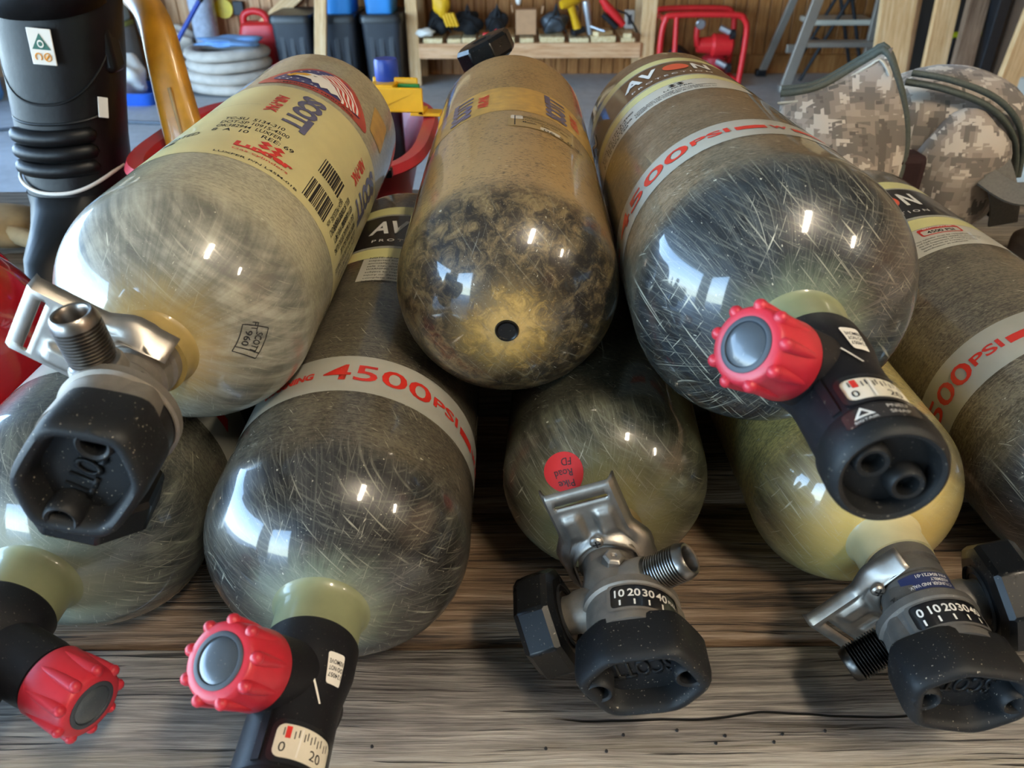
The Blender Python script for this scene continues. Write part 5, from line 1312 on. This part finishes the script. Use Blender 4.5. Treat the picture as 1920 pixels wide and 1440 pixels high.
MB().tube([(0, 0, .06), (.78, .30, 1.1)], .016, 8).build('handle', M['blue_cap'], br_); MB().tube([(.40, .155, .59), (.50, .195, .725)], .019, 8).build('grip', M['dark_metal'], br_)
MB().box(-.16, .16, -.03, .03, .0, .09).build('brush', M['black_fabric'], br_, bevel=.01)
tr = empty('blue_tray', 'low blue plastic tray on the floor behind the axe handle', 'tray', (-2.76, 5.80, FLOOR_Z), (0, 0, -.12))
MB().loft([rr_ring(0, .30, .20, 8, 40), rr_ring(.085, .32, .22, 8, 40), rr_ring(.085, .305, .205, 8, 40), rr_ring(.012, .285, .185, 8, 40)]).build('body', plain('tray_blue', '#2458b8', .4, var=.08), tr, smooth=40)
bgm = empty('white_bag', 'crumpled white carrier bag on the blue tray', 'bag', (-2.74, 5.80, FLOOR_Z + .0125)); blob(MB(), (0, 0, .15), .15, (1.0, .8, 1.0), 71, .25).build('bag', M['white_print'], bgm, smooth=50)
blob(MB(), (-.06, -.09, .10), .05, (.6, .5, 1), 72, .2).build('print', M['tool_yellow'], bgm, smooth=50)
lk = empty('blue_cooler', 'pale blue box with a yellow green rim on a grey crate by the wall', 'box', (-3.16, 6.32, FLOOR_Z))
MB().box(-.40, .26, -.22, .22, 0, .40).build('crate', plain('crate_grey', '#aeb0b0', .6, var=.06), lk, bevel=.01, smooth=0)
MB().box(-.40, .26, -.23, .22, .402, .430).build('rim', plain('rim_green', '#c3cc7a', .5), lk, bevel=.004, smooth=0)
MB().box(-.39, .25, -.22, .21, .432, .90).build('box', plain('box_paleblue', '#bfdcec', .4, var=.04), lk, bevel=.02, smooth=0)
ym = empty('tape_measure', 'yellow reel hung on the pale wall boards', 'reel', (-2.20, WALL_B - .0, -.28))
MB().lathe([(0, .07), (.06, .07)], 24, Matrix.Rotation(pi, 4, 'X')).build('reel', plain('reel_yellow', '#e0c413', .4), ym); MB().box(.07, .15, -.05, -.003, -.05, .05).build('bracket', M['dark_metal'], ym, bevel=.006, smooth=0); MB().box(-.14, -.05, -.02, -.003, -.065, -.045).build('arm', plain('arm_yellow', '#c9b030', .5), ym, smooth=0)
wp = stick('wall_brace', (-1.92, 6.50, -.42), (-1.40, 6.56, -.02), .10, .035, M['lumber']); tag(wp, 'diagonal timber brace on the pale wall boards by the totes', 'timber')
bb = empty('blue_barrel', 'light blue barrel at the far left edge', 'barrel', (-3.92, 5.75, FLOOR_Z))
MB().lathe([(0, .26), (.03, .275), (.26, .28), (.28, .29), (.30, .28), (.56, .28), (.58, .29), (.60, .28), (.84, .275), (.87, .26), (.87, .01)], 40, Matrix.Rotation(pi / 2, 4, 'X')).build('drum', plain('drum_blue', '#6aa6e0', .4, var=.06), bb, smooth=40)
MB().lathe([(0, .04), (.02, .04)], 16, Matrix.Translation((.12, 0, .868)) @ Matrix.Rotation(pi / 2, 4, 'X')).build('bung', M['white_print'], bb)
ro = empty('red_bucket', 'red bucket on the floor in front of the blue barrel', 'bucket', (-3.80, 5.18, FLOOR_Z))
MB().lathe([(0, .10), (.16, .13), (.16, .122), (.01, .094)], 32, Matrix.Rotation(pi / 2, 4, 'X')).build('pail', M['tool_red'], ro, smooth=40); MB().tube([(.128 * cos(a), 0, .15 + .10 * sin(a)) for a in [pi * k / 16 for k in range(17)]], .004, 6).build('handle', M['pale_metal'], ro)
hs = empty('garden_hose', 'thin grey hose lying across the concrete floor', 'hose', (-2.2, 5.1, FLOOR_Z))
MB().tube(spline([(-1.0, -.2, .011), (-.5, .0, .011), (.1, -.05, .011), (.5, .05, .011), (.62, .2, .011), (.45, .3, .011), (.2, .25, .011)], 8), .010, 8).build('line', M['tool_grey'], hs, smooth=60)
